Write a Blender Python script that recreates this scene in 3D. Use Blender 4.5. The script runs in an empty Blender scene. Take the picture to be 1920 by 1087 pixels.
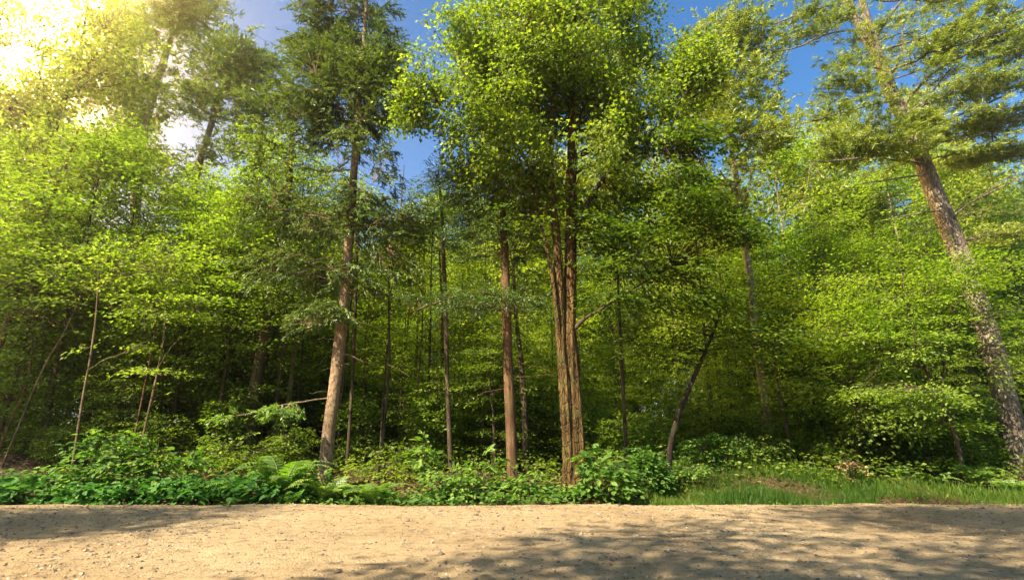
import bpy, math
import numpy as np
from mathutils import Vector

sc = bpy.context.scene
COL = sc.collection
rad = math.radians

# ------------------------------------------------------------------ camera
F = 1013.0                      # focal length in pixels of a 1920 wide frame
TH = rad(15.5)
CAM = np.array([0.0, 0.0, 1.05])
cd = bpy.data.cameras.new('camera')
cam = bpy.data.objects.new('camera', cd)
COL.objects.link(cam)
cam.location = CAM
cam.rotation_euler = (rad(90) + TH, 0, 0)
cd.sensor_width = 36.0
cd.lens = 36.0 * F / 1920.0
cd.clip_start = 0.05
cd.clip_end = 2000
sc.camera = cam

def P(px, py, Y):
    """point of the place at forward distance Y seen at a photo pixel"""
    a, b = (px - 960) / F, (543.5 - py) / F
    d = np.array([a, math.cos(TH) - b * math.sin(TH), math.sin(TH) + b * math.cos(TH)])
    return CAM + d * (Y / d[1])

def RAD(w, py, Y, px=960, ws=0.8):
    b = (543.5 - py) / F
    a = (px - 960) / F
    return ws * 0.5 * w / F * Y / (math.cos(TH) - b * math.sin(TH)) / math.sqrt(1 + a * a)

# ------------------------------------------------------------------ maths
def nrm(v):
    return v / np.maximum(np.linalg.norm(v, axis=-1, keepdims=True), 1e-9)

def noise3(p, s=1.0, seed=0):
    """cheap smooth noise in about -1..1"""
    r = np.random.RandomState(seed + 77)
    out = np.zeros(p.shape[:-1])
    amp = 0
    for o in range(3):
        k = s * 1.9 ** o
        for i in range(3):
            d = nrm(r.normal(size=3)) * k
            out += np.sin(p @ d + r.uniform(0, 6.28)) / (1.5 ** o)
        amp += 3 / (1.5 ** o)
    return out / amp * 1.8

def smooth(t):
    t = np.clip(t, 0, 1)
    return t * t * (3 - 2 * t)

def edge(x):
    return 9.75 + 0.045 * np.maximum(0, x - 3.0) + 0.06 * np.sin(x * 1.3) + 0.04 * np.sin(x * 3.1 + 1)

def gh(x, y):
    """height of the forest floor"""
    x = np.asarray(x, float); y = np.asarray(y, float)
    d = y - edge(x)
    h = -0.09 + 0.05 * smooth((d + 0.1) / 0.8) + 0.10 * np.clip(d - 0.2, 0, 6) + 0.035 * np.clip(d - 6, 0, 60)
    h = h + 0.48 * np.exp(-((x - 4.4) / 1.15) ** 2 - ((y - 12.3) / 0.8) ** 2)
    h = h + 0.22 * np.exp(-((x - 7.0) / 1.6) ** 2 - ((y - 11.6) / 0.7) ** 2)
    h = h + 0.40 * np.exp(-((x + 11.5) / 2.2) ** 2 - ((y - 13.3) / 1.4) ** 2)
    n = 0.05 * np.sin(x * 1.1 + 0.7 * y) + 0.04 * np.sin(2.3 * x - 1.7 * y + 2) + 0.02 * np.sin(5.1 * x + 4.3 * y)
    h = h + n * smooth((d - 0.1) / 1.0)
    back = smooth((-6.5 - y) / 2.0)
    return h + back * (0.3 + 0.03 * np.clip(-8 - y, 0, 40))

def gz(x, y):
    return float(gh(np.array([x]), np.array([y]))[0])

# ------------------------------------------------------------------ meshes
class Mesh:
    """collects polygons, then becomes ONE mesh object"""
    def __init__(s):
        s.v = []; s.lv = []; s.tot = []; s.mi = []; s.tint = []; s.sm = []; s.n = 0
    def add(s, v, f, mi=0, tint=None, smooth=False):
        v = np.asarray(v, float).reshape(-1, 3); f = np.asarray(f, int)
        s.v.append(v); s.lv.append((f + s.n).ravel())
        s.tot.append(np.full(len(f), f.shape[1])); s.mi.append(np.full(len(f), mi))
        s.sm.append(np.full(len(f), smooth))
        s.tint.append(np.full(len(v), 0.5) if tint is None else np.asarray(tint, float))
        s.n += len(v)
    def data(s, name, mats):
        me = bpy.data.meshes.new(name)
        v = np.concatenate(s.v); lv = np.concatenate(s.lv); tot = np.concatenate(s.tot)
        me.vertices.add(len(v)); me.vertices.foreach_set('co', v.astype(np.float32).ravel())
        me.loops.add(len(lv)); me.loops.foreach_set('vertex_index', lv.astype(np.int32))
        me.polygons.add(len(tot))
        st = np.concatenate([[0], np.cumsum(tot)[:-1]])
        me.polygons.foreach_set('loop_start', st.astype(np.int32))
        me.polygons.foreach_set('loop_total', tot.astype(np.int32))
        me.polygons.foreach_set('material_index', np.concatenate(s.mi).astype(np.int32))
        me.polygons.foreach_set('use_smooth', np.concatenate(s.sm).astype(bool))
        a = me.attributes.new('tint', 'FLOAT', 'POINT')
        a.data.foreach_set('value', np.concatenate(s.tint).astype(np.float32))
        for m in mats: me.materials.append(m)
        me.update(calc_edges=True)
        return me
    def obj(s, name, mats, parent=None):
        o = bpy.data.objects.new(name, s.data(name, mats))
        COL.objects.link(o)
        if parent is not None: o.parent = parent
        return o

def tag(o, label=None, cat=None, group=None, kind=None):
    if label: o['label'] = label
    if cat: o['category'] = cat
    if group: o['group'] = group
    if kind: o['kind'] = kind
    return o

def thing(name, label, cat, loc, group=None, rz=0, s=1):
    e = bpy.data.objects.new(name, None)
    COL.objects.link(e)
    e.location = loc; e.rotation_euler = (0, 0, rz); e.scale = (s, s, s)
    e.empty_display_size = 0.2
    return tag(e, label, cat, group)

def copy_tree(o, parent=None):
    c = o.copy(); COL.objects.link(c)
    if parent is not None: c.parent = parent
    for ch in list(o.children): copy_tree(ch, c)
    return c

def resample(p, n):
    p = np.asarray(p, float)
    d = np.concatenate([[0], np.cumsum(np.linalg.norm(np.diff(p[:, :3], axis=0), axis=1))])
    t = np.linspace(0, d[-1], n)
    # catmull-rom through the given points
    out = np.empty((n, p.shape[1]))
    idx = np.clip(np.searchsorted(d, t, side='right') - 1, 0, len(p) - 2)
    u = ((t - d[idx]) / np.maximum(d[idx + 1] - d[idx], 1e-9))[:, None]
    p0 = p[np.maximum(idx - 1, 0)]; p1 = p[idx]; p2 = p[idx + 1]; p3 = p[np.minimum(idx + 2, len(p) - 1)]
    out = 0.5 * (2 * p1 + (p2 - p0) * u + (2 * p0 - 5 * p1 + 4 * p2 - p3) * u ** 2 + (3 * p1 - p0 - 3 * p2 + p3) * u ** 3)
    return out

def tube(m, path, r, sides=8, mi=0, rough=0.0, cap=True, seed=0, tint=0.5, ribs=0.0, rs=(6.0, 1.1)):
    path = np.asarray(path, float); r = np.asarray(r, float); n = len(path)
    t = nrm(np.gradient(path, axis=0))
    ref = np.array([0.0, 0.0, 1.0]) if abs(t[0, 2]) < 0.8 else np.array([1.0, 0.0, 0.0])
    a = nrm(np.cross(t, ref)); b = np.cross(t, a)
    an = np.arange(sides) * 2 * math.pi / sides
    ca, sa = np.cos(an), np.sin(an)
    rr = np.repeat(r[:, None], sides, 1)
    if rough or ribs:
        q = np.stack([np.repeat(ca[None], n, 0) * rs[0] * 0.5, np.repeat(sa[None], n, 0) * rs[0] * 0.5,
                      np.repeat(path[:, 2][:, None], sides, 1) * rs[1]], -1)
        rr = rr * (1 + rough * noise3(q, 1.0, seed))
        if ribs:
            ph = np.sin(path[:, 2] * 0.7 + seed)[:, None] * 1.2
            rr = rr * (1 + ribs * (np.abs(np.sin(an[None] * 2.5 + ph)) - 0.6) + 0.4 * ribs * np.sin(an[None] * 9 + 3 * ph))
    v = path[:, None] + rr[..., None] * (ca[None, :, None] * a[:, None] + sa[None, :, None] * b[:, None])
    i = np.arange(n - 1)[:, None]; j = np.arange(sides)[None]; k = (j + 1) % sides
    f = np.stack([i * sides + j, i * sides + k, (i + 1) * sides + k, (i + 1) * sides + j], -1).reshape(-1, 4)
    m.add(v.reshape(-1, 3), f, mi, np.full(n * sides, tint), True)
    if cap and sides > 3:
        tip = path[-1] + t[-1] * r[-1] * 0.6
        base = (n - 1) * sides
        vv = np.concatenate([v[-1], tip[None]])
        m.add(vv, [[q, (q + 1) % sides, sides] for q in range(sides)], mi, np.full(sides + 1, tint), True)

# leaf outlines: x across, y along, z up; each a list of polygons
def T_diamond():
    return np.array([(0, 0, 0), (-.5, .42, .13), (0, 1, -.12), (.5, .42, .13)], float), [[0, 2, 1], [0, 3, 2]]
def T_oval():
    h = [(0, 0), (.3, .14), (.5, .42), (.36, .72), (0, 1)]
    return fold(h, .28, .2)
def T_maple():
    h = [(0, 0), (.36, -.04), (.30, .2), (.62, .42), (.30, .50), (.24, .66), (0, 1)]
    return fold(h, .22, .15)
def T_needle():
    return np.array([(-.5, 0, 0), (.5, 0, 0), (.5, .6, .0), (0, 1, 0), (-.5, .6, 0)], float), [[0, 1, 2, 3, 4]]
def fold(h, k, droop):
    v = [(x, y, k * abs(x) - droop * y * y) for x, y in h]
    n = len(h)
    v += [(-x, y, k * abs(x) - droop * y * y) for x, y in h[1:-1]]
    right = list(range(n)); left = [0] + list(range(n, 2 * n - 2)) + [n - 1]
    # fan each half from the base so that it bends along the blade
    f = [[0, right[i], right[i + 1]] for i in range(1, n - 1)] + [[0, left[i + 1], left[i]] for i in range(1, len(left) - 1)]
    return np.array(v, float), f

def leaves(m, pos, axis, normal, length, width, tint, tmpl, mi=0):
    """adds a blade at each pos; width is relative to length"""
    V, FA = tmpl
    pos = pos.reshape(-1, 3); N = len(pos)
    if N == 0: return
    a = nrm(axis.reshape(-1, 3)); x = nrm(np.cross(a, normal.reshape(-1, 3))); n = np.cross(x, a)
    L = np.broadcast_to(length, (N,)).reshape(N, 1, 1)
    W = np.broadcast_to(width, (N,)).reshape(N, 1, 1)
    v = pos[:, None] + L * (V[None, :, 0:1] * W * x[:, None] + V[None, :, 1:2] * a[:, None] + V[None, :, 2:3] * W * n[:, None])
    fa = np.array(FA); k = len(V)
    f = (np.arange(N)[:, None, None] * k + fa[None]).reshape(-1, fa.shape[1])
    m.add(v.reshape(-1, 3), f, mi, np.repeat(np.broadcast_to(tint, (N,)), k))

UP = np.array([0.0, 0.0, 1.0])

def foliage(m, c, out, style, rng, size=1.0, leaf=0.1, n=16, tmpl=None, mi=0, tint0=0.5, tvar=0.36, flat=0.3, droop=0.2, width=None):
    """leaf clumps at centres c growing along out"""
    M = len(c)
    if M == 0: return
    ct = np.clip(tint0 + rng.normal(size=M) * tvar * 0.7, 0, 1)
    out = nrm(out)
    sc_ = size * rng.uniform(0.7, 1.3, M)
    if style == 'spray':
        o = out.copy(); o[:, 2] = o[:, 2] * 0.35 - 0.08; o = nrm(o)
        roll = rng.normal(size=(M, 1)) * 0.18
        side = nrm(np.cross(o, UP) + roll * UP)
        up = np.cross(side, o)
        u = np.tile((np.arange(n) + 0.5) / n, (M, 1)) + rng.uniform(-.04, .04, (M, n))
        sg = np.where(np.arange(n) % 2 == 0, 1.0, -1.0)[None]
        lat = rng.uniform(0.05, 1.0, (M, n)) ** 0.8 * (1 - 0.55 * u) * 0.62 * sg
        dd = (u - 0.5)
        pos = c[:, None] + sc_[:, None, None] * (dd[..., None] * o[:, None] + lat[..., None] * side[:, None]
              - (droop * (u ** 2 + 1.2 * lat ** 2))[..., None] * UP + rng.normal(size=(M, n, 1)) * 0.045 * UP)
        ax = o[:, None] * 0.75 + side[:, None] * (sg * 0.7)[..., None] + rng.normal(size=(M, n, 3)) * 0.25 - 0.12 * UP
        nm = up[:, None] + rng.normal(size=(M, n, 3)) * flat
        L = leaf * rng.uniform(0.65, 1.25, (M, n))
        tmpl = tmpl or T_diamond(); W = width or 0.62
    elif style == 'ball':
        r = rng.normal(size=(M, n, 3)) * np.array([0.34, 0.34, 0.24])
        pos = c[:, None] + sc_[:, None, None] * r
        ax = r * 1.0 + rng.normal(size=(M, n, 3)) * 0.5 + out[:, None] * 0.35 - np.array([0, 0, 0.3])
        nm = UP * 0.55 + rng.normal(size=(M, n, 3)) * 0.6 + out[:, None] * 0.35
        L = leaf * rng.uniform(0.6, 1.25, (M, n))
        tmpl = tmpl or T_diamond(); W = width or 0.8
    elif style == 'needle':
        K = 6; nb = max(4, n)
        o = out.copy(); o[:, 2] = np.clip(o[:, 2], -0.5, 0.5); o = nrm(o)
        side = nrm(np.cross(o, UP) + rng.normal(size=(M, 1)) * 0.25 * UP); up = np.cross(side, o)
        s0 = rng.uniform(0, 0.75, (M, K)); sg = np.where(np.arange(K) % 2 == 0, 1.0, -1.0)[None]
        ang = rng.uniform(0.3, 1.0, (M, K)) * sg; ang[:, 0] *= 0.2
        d = np.cos(ang)[..., None] * o[:, None] + np.sin(ang)[..., None] * side[:, None] + rng.normal(size=(M, K, 3)) * 0.16 - droop * UP
        d = nrm(d)
        st = c[:, None] + sc_[:, None, None] * ((s0 - 0.55)[..., None] * o[:, None])
        ln = 0.5 * sc_[:, None] * rng.uniform(0.6, 1.2, (M, K))
        t = np.tile((np.arange(nb) + 0.3) / nb, (M, K, 1))
        pos = st[:, :, None] + (ln[..., None] * t)[..., None] * d[:, :, None] - (0.10 * droop * ln[..., None] * t * t)[..., None] * UP
        sd = np.cross(d, up[:, None]); ph = rng.uniform(0, 6.28, (M, K, nb, 1))
        uu = np.cross(sd, d)
        ax = d[:, :, None] * 0.85 + 0.8 * (np.cos(ph) * sd[:, :, None] + 0.6 * np.sin(ph) * uu[:, :, None])
        nm = rng.normal(size=(M, K, nb, 3)) * 0.6 + UP
        L = leaf * rng.uniform(0.7, 1.2, (M, K, nb))
        tmpl = tmpl or T_needle(); W = width or 0.2
        tt = np.clip(ct[:, None, None] + rng.normal(size=(M, K, nb)) * tvar * 0.5, 0, 1)
        leaves(m, pos, ax, nm, L.ravel(), W, tt.ravel(), tmpl, mi)
        return
    elif style == 'tuft':
        K = 5; nb = n
        o = out.copy(); o[:, 2] *= 0.4; o = nrm(o); side = nrm(np.cross(o, UP) + rng.normal(size=(M, 1)) * 0.15 * UP)
        a = rng.uniform(-0.55, 0.55, (M, K)); b = rng.uniform(-0.5, 0.5, (M, K))
        st = c[:, None] + sc_[:, None, None] * (b[..., None] * o[:, None] + a[..., None] * side[:, None] + rng.normal(size=(M, K, 1)) * 0.06 * UP)
        d = nrm(o[:, None] + side[:, None] * a[..., None] * 0.9 + 0.12 * UP + rng.normal(size=(M, K, 3)) * 0.15)
        q = nrm(rng.normal(size=(M, K, nb, 3))) * np.array([1, 1, .6])
        ax = d[:, :, None] * 0.8 + q * 0.95
        pos = st[:, :, None] + d[:, :, None] * (sc_[:, None, None, None] * rng.uniform(-.16, .16, (M, K, nb, 1)))
        nm = rng.normal(size=(M, K, nb, 3)) + UP
        L = leaf * rng.uniform(0.7, 1.2, (M, K, nb))
        tmpl = tmpl or T_needle(); W = width or 0.17
        tt = np.clip(ct[:, None, None] + rng.normal(size=(M, K, nb)) * tvar * 0.5, 0, 1)
        leaves(m, pos, ax, nm, L.ravel(), W, tt.ravel(), tmpl, mi)
        return
    tt = np.clip(ct[:, None] + rng.normal(size=(M, n)) * tvar * 0.6, 0, 1)
    leaves(m, pos, ax, nm, L.ravel(), W, tt.ravel(), tmpl, mi)

def in_ellipsoids(ells, n, rng, gap=0.0, gs=1.2, seed=0):
    """points spread through ellipsoids (centre, radii, weight); noise leaves holes"""
    w = np.array([e[2] for e in ells], float); w /= w.sum()
    pts = []; got = 0
    for _ in range(30):
        k = rng.choice(len(ells), n, p=w)
        q = nrm(rng.normal(size=(n, 3))) * rng.uniform(0, 1, (n, 1)) ** 0.42
        c = np.array([ells[i][0] for i in k]); r = np.array([ells[i][1] for i in k])
        p = c + q * r
        keep = noise3(p, gs, seed) > gap - 0.35
        pts.append(p[keep]); got += keep.sum()
        if got >= n: break
    return np.concatenate(pts)[:n]

def bezier(a, b, c, n):
    t = np.linspace(0, 1, n)[:, None]
    return (1 - t) ** 2 * a + 2 * t * (1 - t) * b + t * t * c

def limb_path(att, tgt, rise, rng, n=10):
    mid = (att + tgt) / 2
    L = np.linalg.norm(tgt - att)
    mid = mid + rng.normal(size=3) * 0.06 * L + np.array([0, 0, rise * L])
    p = bezier(att, mid, tgt, n)
    w = np.sin(np.linspace(0, math.pi, n))[:, None] * rng.normal(size=(n, 3)) * 0.015 * L
    return p + w

def skeleton_attach(S, T, slope):
    """index in S of the trunk point a branch that ends at T leaves from"""
    d = T[None] - S
    hd = np.linalg.norm(d[:, :2], axis=1)
    return int(np.argmin(np.abs(d[:, 2] - slope * hd) + 0.35 * hd))

def build_tree(root, trunks, ells, style, mats, seed, n_clumps=400, n_limbs=20, slope=0.5, rise=0.06, limb_scale=1.0,
               sides=10, limb_parts=True, gap=0.0, gs=1.2, fixed_limbs=(), twig_sides=3, rough=0.06, ribs=0.0, twig_every=1,
               crown_z=None, fol=None, extra_trunk=None, trunk_name='trunk', ring=0.16, twig_r=1.0, dead=(), rs=(6.0, 1.1), limb_mat=None, extra=None, layer=0):
    """trunks: list of (pts(k,3), radii) in root space, the first is the main stem; mats = (bark, leaf)"""
    rng = np.random.RandomState(seed)
    tm = Mesh()
    S = []; SR = []
    for i, (pts, rr) in enumerate(trunks):
        pr = np.concatenate([np.asarray(pts, float), np.asarray(rr, float)[:, None]], 1)
        L = np.linalg.norm(np.diff(pr[:, :3], axis=0), axis=1).sum()
        q = resample(pr, max(6, int(L / ring)))
        tube(tm, q[:, :3], q[:, 3], sides, 0, rough, seed=seed + i, ribs=ribs, rs=rs)
        S.append(q[:, :3]); SR.append(q[:, 3])
    if extra_trunk: extra_trunk(tm)
    S = np.concatenate(S); SR = np.concatenate(SR)
    ok = np.ones(len(S), bool) if crown_z is None else S[:, 2] > crown_z
    Sc = S[ok]; SRc = SR[ok]
    limbs = []
    for (pts, rr) in fixed_limbs:
        pr = np.concatenate([np.asarray(pts, float), np.asarray(rr, float)[:, None]], 1)
        L = np.linalg.norm(np.diff(pr[:, :3], axis=0), axis=1).sum()
        q = resample(pr, max(6, int(L / 0.12)))
        q[1:-1, :3] += rng.normal(size=(len(q) - 2, 3)) * 0.006
        limbs.append((q[:, :3], q[:, 3]))
    if n_limbs:
        tg = in_ellipsoids(ells, n_limbs, rng, gap, gs, seed)
        for T in tg:
            k = skeleton_attach(Sc, T, slope)
            p = limb_path(Sc[k], T, rise, rng)
            L = np.linalg.norm(T - Sc[k])
            r0 = min(SRc[k] * 0.5, (0.011 * L + 0.006) * limb_scale)
            limbs.append((p, np.linspace(r0, max(0.004, r0 * 0.25), len(p))))
    for p, r in limbs:
        if limb_parts:
            bm = Mesh(); tube(bm, p, r, 6); bm.obj('branch', [limb_mat or mats[0]], root)
        else:
            tube(tm, p, r, 5 if sides > 6 else 4)
    tm.obj(trunk_name, [mats[0]], root)
    for p, r in dead:
        bm = Mesh(); tube(bm, p, r, 5); bm.obj('dead_branch', [mats[0]], root)
    # crown
    c = in_ellipsoids(ells, n_clumps, rng, gap, gs, seed)
    if layer:
        q = c[:, 2] / layer + 0.95 * noise3(c * np.array([1, 1, .12]), .8, seed + 3)
        c[:, 2] += (np.round(q) - q) * layer * .78
    A = np.concatenate([p[2:] for p, r in limbs] + [Sc]) if limbs else Sc
    cost = np.linalg.norm(c[:, None] - A[None], axis=2) + 0.35 * np.maximum(0, A[None, :, 2] - c[:, None, 2] + slope * 0.3)
    k = cost.argmin(1); att = A[k]
    cm = Mesh()
    axis_c = Sc.mean(0)
    out = nrm(c - att) + 0.7 * nrm((c - axis_c) * np.array([1, 1, 0.2])) + rng.normal(size=c.shape) * 0.3
    for i in range(0, len(c), twig_every):
        L = np.linalg.norm(c[i] - att[i])
        if L < 0.12: continue
        nn = 4 if L < 0.8 else 6
        p = limb_path(att[i], c[i], rise * 0.7, rng, nn)
        r0 = (0.0035 + 0.0035 * L) * twig_r
        tube(cm, p, np.linspace(r0, 0.0025 * twig_r, nn), twig_sides, 1, cap=False)
    kw = dict(fol or {})
    foliage(cm, c, out, style, rng, mi=0, **kw)
    if extra:
        e2, st2, n2, f2, m2 = extra
        c2 = in_ellipsoids(e2, n2, rng, gap, gs, seed + 5)
        k2 = np.linalg.norm(c2[:, None] - A[None], axis=2).argmin(1)
        for i in range(0, len(c2), 2):
            p = limb_path(A[k2[i]], c2[i], .03, rng, 5)
            tube(cm, p, np.linspace(.009, .003, 5), 3, 1, cap=False)
        o2 = nrm(c2 - A[k2]) + .7 * nrm((c2 - axis_c) * np.array([1, 1, .1])) + rng.normal(size=c2.shape) * .3
        foliage(cm, c2, o2, st2, rng, mi=2, **f2)
        cm.obj('crown', [mats[1], mats[0], m2], root)
    else:
        cm.obj('crown', [mats[1], mats[0]], root)

# ------------------------------------------------------------------ materials
def newmat(name):
    m = bpy.data.materials.new(name); m.use_nodes = True
    nt = m.node_tree; nt.nodes.clear()
    o = nt.nodes.new('ShaderNodeOutputMaterial')
    return m, nt, o

def N(nt, t, **kw):
    n = nt.nodes.new(t)
    for k, v in kw.items():
        if k in n.inputs: n.inputs[k].default_value = v
        else: setattr(n, k, v)
    return n

def ramp(nt, stops):
    r = nt.nodes.new('ShaderNodeValToRGB'); e = r.color_ramp.elements
    while len(e) < len(stops): e.new(0.5)
    for i, (p, c) in enumerate(stops):
        e[i].position = p; e[i].color = (*c, 1)
    return r

def leaf_mat(name, dark, mid, lite, trans=(1.6, 1.75, 0.5), tmix=0.55, gloss=0.02, rough=0.55):
    m, nt, o = newmat(name); L = nt.links.new
    at = N(nt, 'ShaderNodeAttribute', attribute_name='tint')
    oi = N(nt, 'ShaderNodeObjectInfo')
    a1 = N(nt, 'ShaderNodeMath', operation='MULTIPLY_ADD'); L(oi.outputs['Random'], a1.inputs[0]); a1.inputs[1].default_value = 0.44; a1.inputs[2].default_value = -0.22
    a2 = N(nt, 'ShaderNodeMath', operation='ADD', use_clamp=True); L(at.outputs['Fac'], a2.inputs[0]); L(a1.outputs[0], a2.inputs[1])
    r = ramp(nt, [(0.0, dark), (0.5, mid), (1.0, lite)]); L(a2.outputs[0], r.inputs[0])
    df = N(nt, 'ShaderNodeBsdfDiffuse'); L(r.outputs[0], df.inputs[0])
    mx = N(nt, 'ShaderNodeMix', data_type='RGBA', blend_type='MULTIPLY'); mx.inputs[0].default_value = 1
    L(r.outputs[0], mx.inputs[6]); mx.inputs[7].default_value = (*trans, 1)
    tr = N(nt, 'ShaderNodeBsdfTranslucent'); L(mx.outputs[2], tr.inputs[0])
    ms = N(nt, 'ShaderNodeMixShader'); ms.inputs[0].default_value = tmix; L(df.outputs[0], ms.inputs[1]); L(tr.outputs[0], ms.inputs[2])
    gl = N(nt, 'ShaderNodeBsdfGlossy'); gl.inputs['Roughness'].default_value = rough; gl.inputs[0].default_value = (1, 1, 1, 1)
    m2 = N(nt, 'ShaderNodeMixShader'); m2.inputs[0].default_value = gloss; L(ms.outputs[0], m2.inputs[1]); L(gl.outputs[0], m2.inputs[2])
    L(m2.outputs[0], o.inputs[0])
    return m

def bark_mat(name, dark, mid, lite, sc1=(9, 9, 1.6), bump=0.6, crack=0.0, moss=0.0, patch=None):
    m, nt, o = newmat(name); L = nt.links.new
    tc = N(nt, 'ShaderNodeTexCoord'); mp = N(nt, 'ShaderNodeMapping'); mp.inputs['Scale'].default_value = sc1; L(tc.outputs['Object'], mp.inputs[0])
    n1 = N(nt, 'ShaderNodeTexNoise', Scale=1.6, Detail=8.0, Roughness=0.68); L(mp.outputs[0], n1.inputs['Vector'])
    n2 = N(nt, 'ShaderNodeTexNoise', Scale=1.1, Detail=3.0); L(tc.outputs['Object'], n2.inputs['Vector'])
    r = ramp(nt, [(0.30, dark), (0.5, mid), (0.72, lite)]); L(n1.outputs[0], r.inputs[0])
    r2 = ramp(nt, [(0.35, (0.55, 0.52, 0.5)), (0.65, (1.15, 1.12, 1.05))]); L(n2.outputs[0], r2.inputs[0])
    mx = N(nt, 'ShaderNodeMix', data_type='RGBA', blend_type='MULTIPLY'); mx.inputs[0].default_value = 1
    L(r.outputs[0], mx.inputs[6]); L(r2.outputs[0], mx.inputs[7])
    col = mx.outputs[2]
    h = n1.outputs[0]
    if crack:
        vo = N(nt, 'ShaderNodeTexVoronoi', feature='DISTANCE_TO_EDGE', Scale=crack)
        mp2 = N(nt, 'ShaderNodeMapping'); mp2.inputs['Scale'].default_value = (1, 1, 0.35); L(tc.outputs['Object'], mp2.inputs[0])
        ad = N(nt, 'ShaderNodeVectorMath', operation='ADD'); L(mp2.outputs[0], ad.inputs[0])
        nn = N(nt, 'ShaderNodeTexNoise', Scale=5.0, Detail=3.0); L(tc.outputs['Object'], nn.inputs['Vector'])
        sc_ = N(nt, 'ShaderNodeVectorMath', operation='SCALE'); sc_.inputs['Scale'].default_value = 0.12; L(nn.outputs['Color'], sc_.inputs[0]); L(sc_.outputs[0], ad.inputs[1])
        L(ad.outputs[0], vo.inputs['Vector'])
        r3 = ramp(nt, [(0.0, (0, 0, 0)), (0.12, (1, 1, 1))]); L(vo.outputs['Distance'], r3.inputs[0])
        m3 = N(nt, 'ShaderNodeMath', operation='MULTIPLY'); L(n1.outputs[0], m3.inputs[0]); L(r3.outputs[0], m3.inputs[1])
        h = m3.outputs[0]
        mk = N(nt, 'ShaderNodeMix', data_type='RGBA', blend_type='MIX'); L(r3.outputs[0], mk.inputs[0])
        mk.inputs[6].default_value = (mid[0] * .55, mid[1] * .52, mid[2] * .5, 1); L(col, mk.inputs[7]); col = mk.outputs[2]
    if moss:
        n4 = N(nt, 'ShaderNodeTexNoise', Scale=2.3, Detail=5.0); L(tc.outputs['Object'], n4.inputs['Vector'])
        r4 = ramp(nt, [(0.52, (0, 0, 0)), (0.7, (moss, moss, moss))]); L(n4.outputs[0], r4.inputs[0])
        mk = N(nt, 'ShaderNodeMix', data_type='RGBA', blend_type='MIX'); L(r4.outputs[0], mk.inputs[0]); L(col, mk.inputs[6])
        mk.inputs[7].default_value = (0.10, 0.12, 0.035, 1); col = mk.outputs[2]
    b = N(nt, 'ShaderNodeBsdfPrincipled'); b.inputs['Roughness'].default_value = 0.9
    b.inputs['Specular IOR Level'].default_value = 0.2
    L(col, b.inputs['Base Color'])
    bp = N(nt, 'ShaderNodeBump'); bp.inputs['Strength'].default_value = bump; bp.inputs['Distance'].default_value = 0.05
    L(h, bp.inputs['Height']); L(bp.outputs[0], b.inputs['Normal']); L(b.outputs[0], o.inputs[0])
    return m

M_maple = leaf_mat('maple_leaf', (0.105, 0.160, 0.014), (0.230, 0.285, 0.028), (0.390, 0.430, 0.070), tmix=.55)
M_maple_shaded = leaf_mat('maple_leaf_shaded', (.045, .085, .010), (.115, .170, .016), (.23, .28, .030), tmix=.45)  # maple leaf with the shade of the lower boughs put into its colour
M_beech = leaf_mat('beech_leaf', (0.055, 0.100, 0.010), (0.150, 0.228, 0.024), (0.300, 0.375, 0.060), tmix=.55)
M_under = leaf_mat('understory_leaf', (0.050, 0.088, 0.009), (0.148, 0.212, 0.022), (0.300, 0.360, 0.056), tmix=.55)
M_under_sunlit = leaf_mat('understory_leaf_sunlit', (.13, .185, .018), (.27, .33, .035), (.43, .48, .075), tmix=.6)  # sunlight in mid wood painted in as a paler understory leaf colour
M_spruce = leaf_mat('spruce_needle', (0.040, 0.080, 0.014), (0.095, 0.155, 0.024), (0.210, 0.270, 0.040), trans=(1.3, 1.3, .6), tmix=.3, gloss=.05)
M_hemlock = leaf_mat('hemlock_needle', (0.039, 0.083, 0.019), (0.087, 0.150, 0.024), (0.158, 0.232, 0.034), trans=(1.3, 1.4, .6), tmix=.35, gloss=.05)
M_pine = leaf_mat('pine_needle', (0.098, 0.145, 0.018), (0.205, 0.264, 0.028), (0.339, 0.383, 0.040), trans=(1.3, 1.4, .6), tmix=.35, gloss=.05)
M_bush = leaf_mat('bush_leaf', (0.050, 0.120, 0.018), (0.115, 0.215, 0.034), (0.240, 0.345, 0.065), trans=(1.4, 1.6, .6), tmix=.45, gloss=.012, rough=.6)
M_cool = leaf_mat('ground_leaf', (0.040, 0.120, 0.022), (0.075, 0.195, 0.034), (0.150, 0.285, 0.055), trans=(1.3, 1.6, .6), tmix=.4, gloss=.012, rough=.6)
M_fern = leaf_mat('fern_leaf', (0.085, 0.170, 0.018), (0.170, 0.280, 0.030), (0.300, 0.390, 0.060), trans=(1.4, 1.6, .6), tmix=.5, gloss=.05)
M_grass = leaf_mat('grass_blade', (0.036, 0.095, 0.010), (0.085, 0.155, 0.016), (0.19, 0.23, 0.035), trans=(1.4, 1.6, .6), tmix=.45, gloss=.012)
M_dry = leaf_mat('dry_leaf', (.09, .045, .02), (.20, .11, .05), (.36, .24, .12), trans=(1.1, 1, .8), tmix=.25, gloss=.04)

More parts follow.
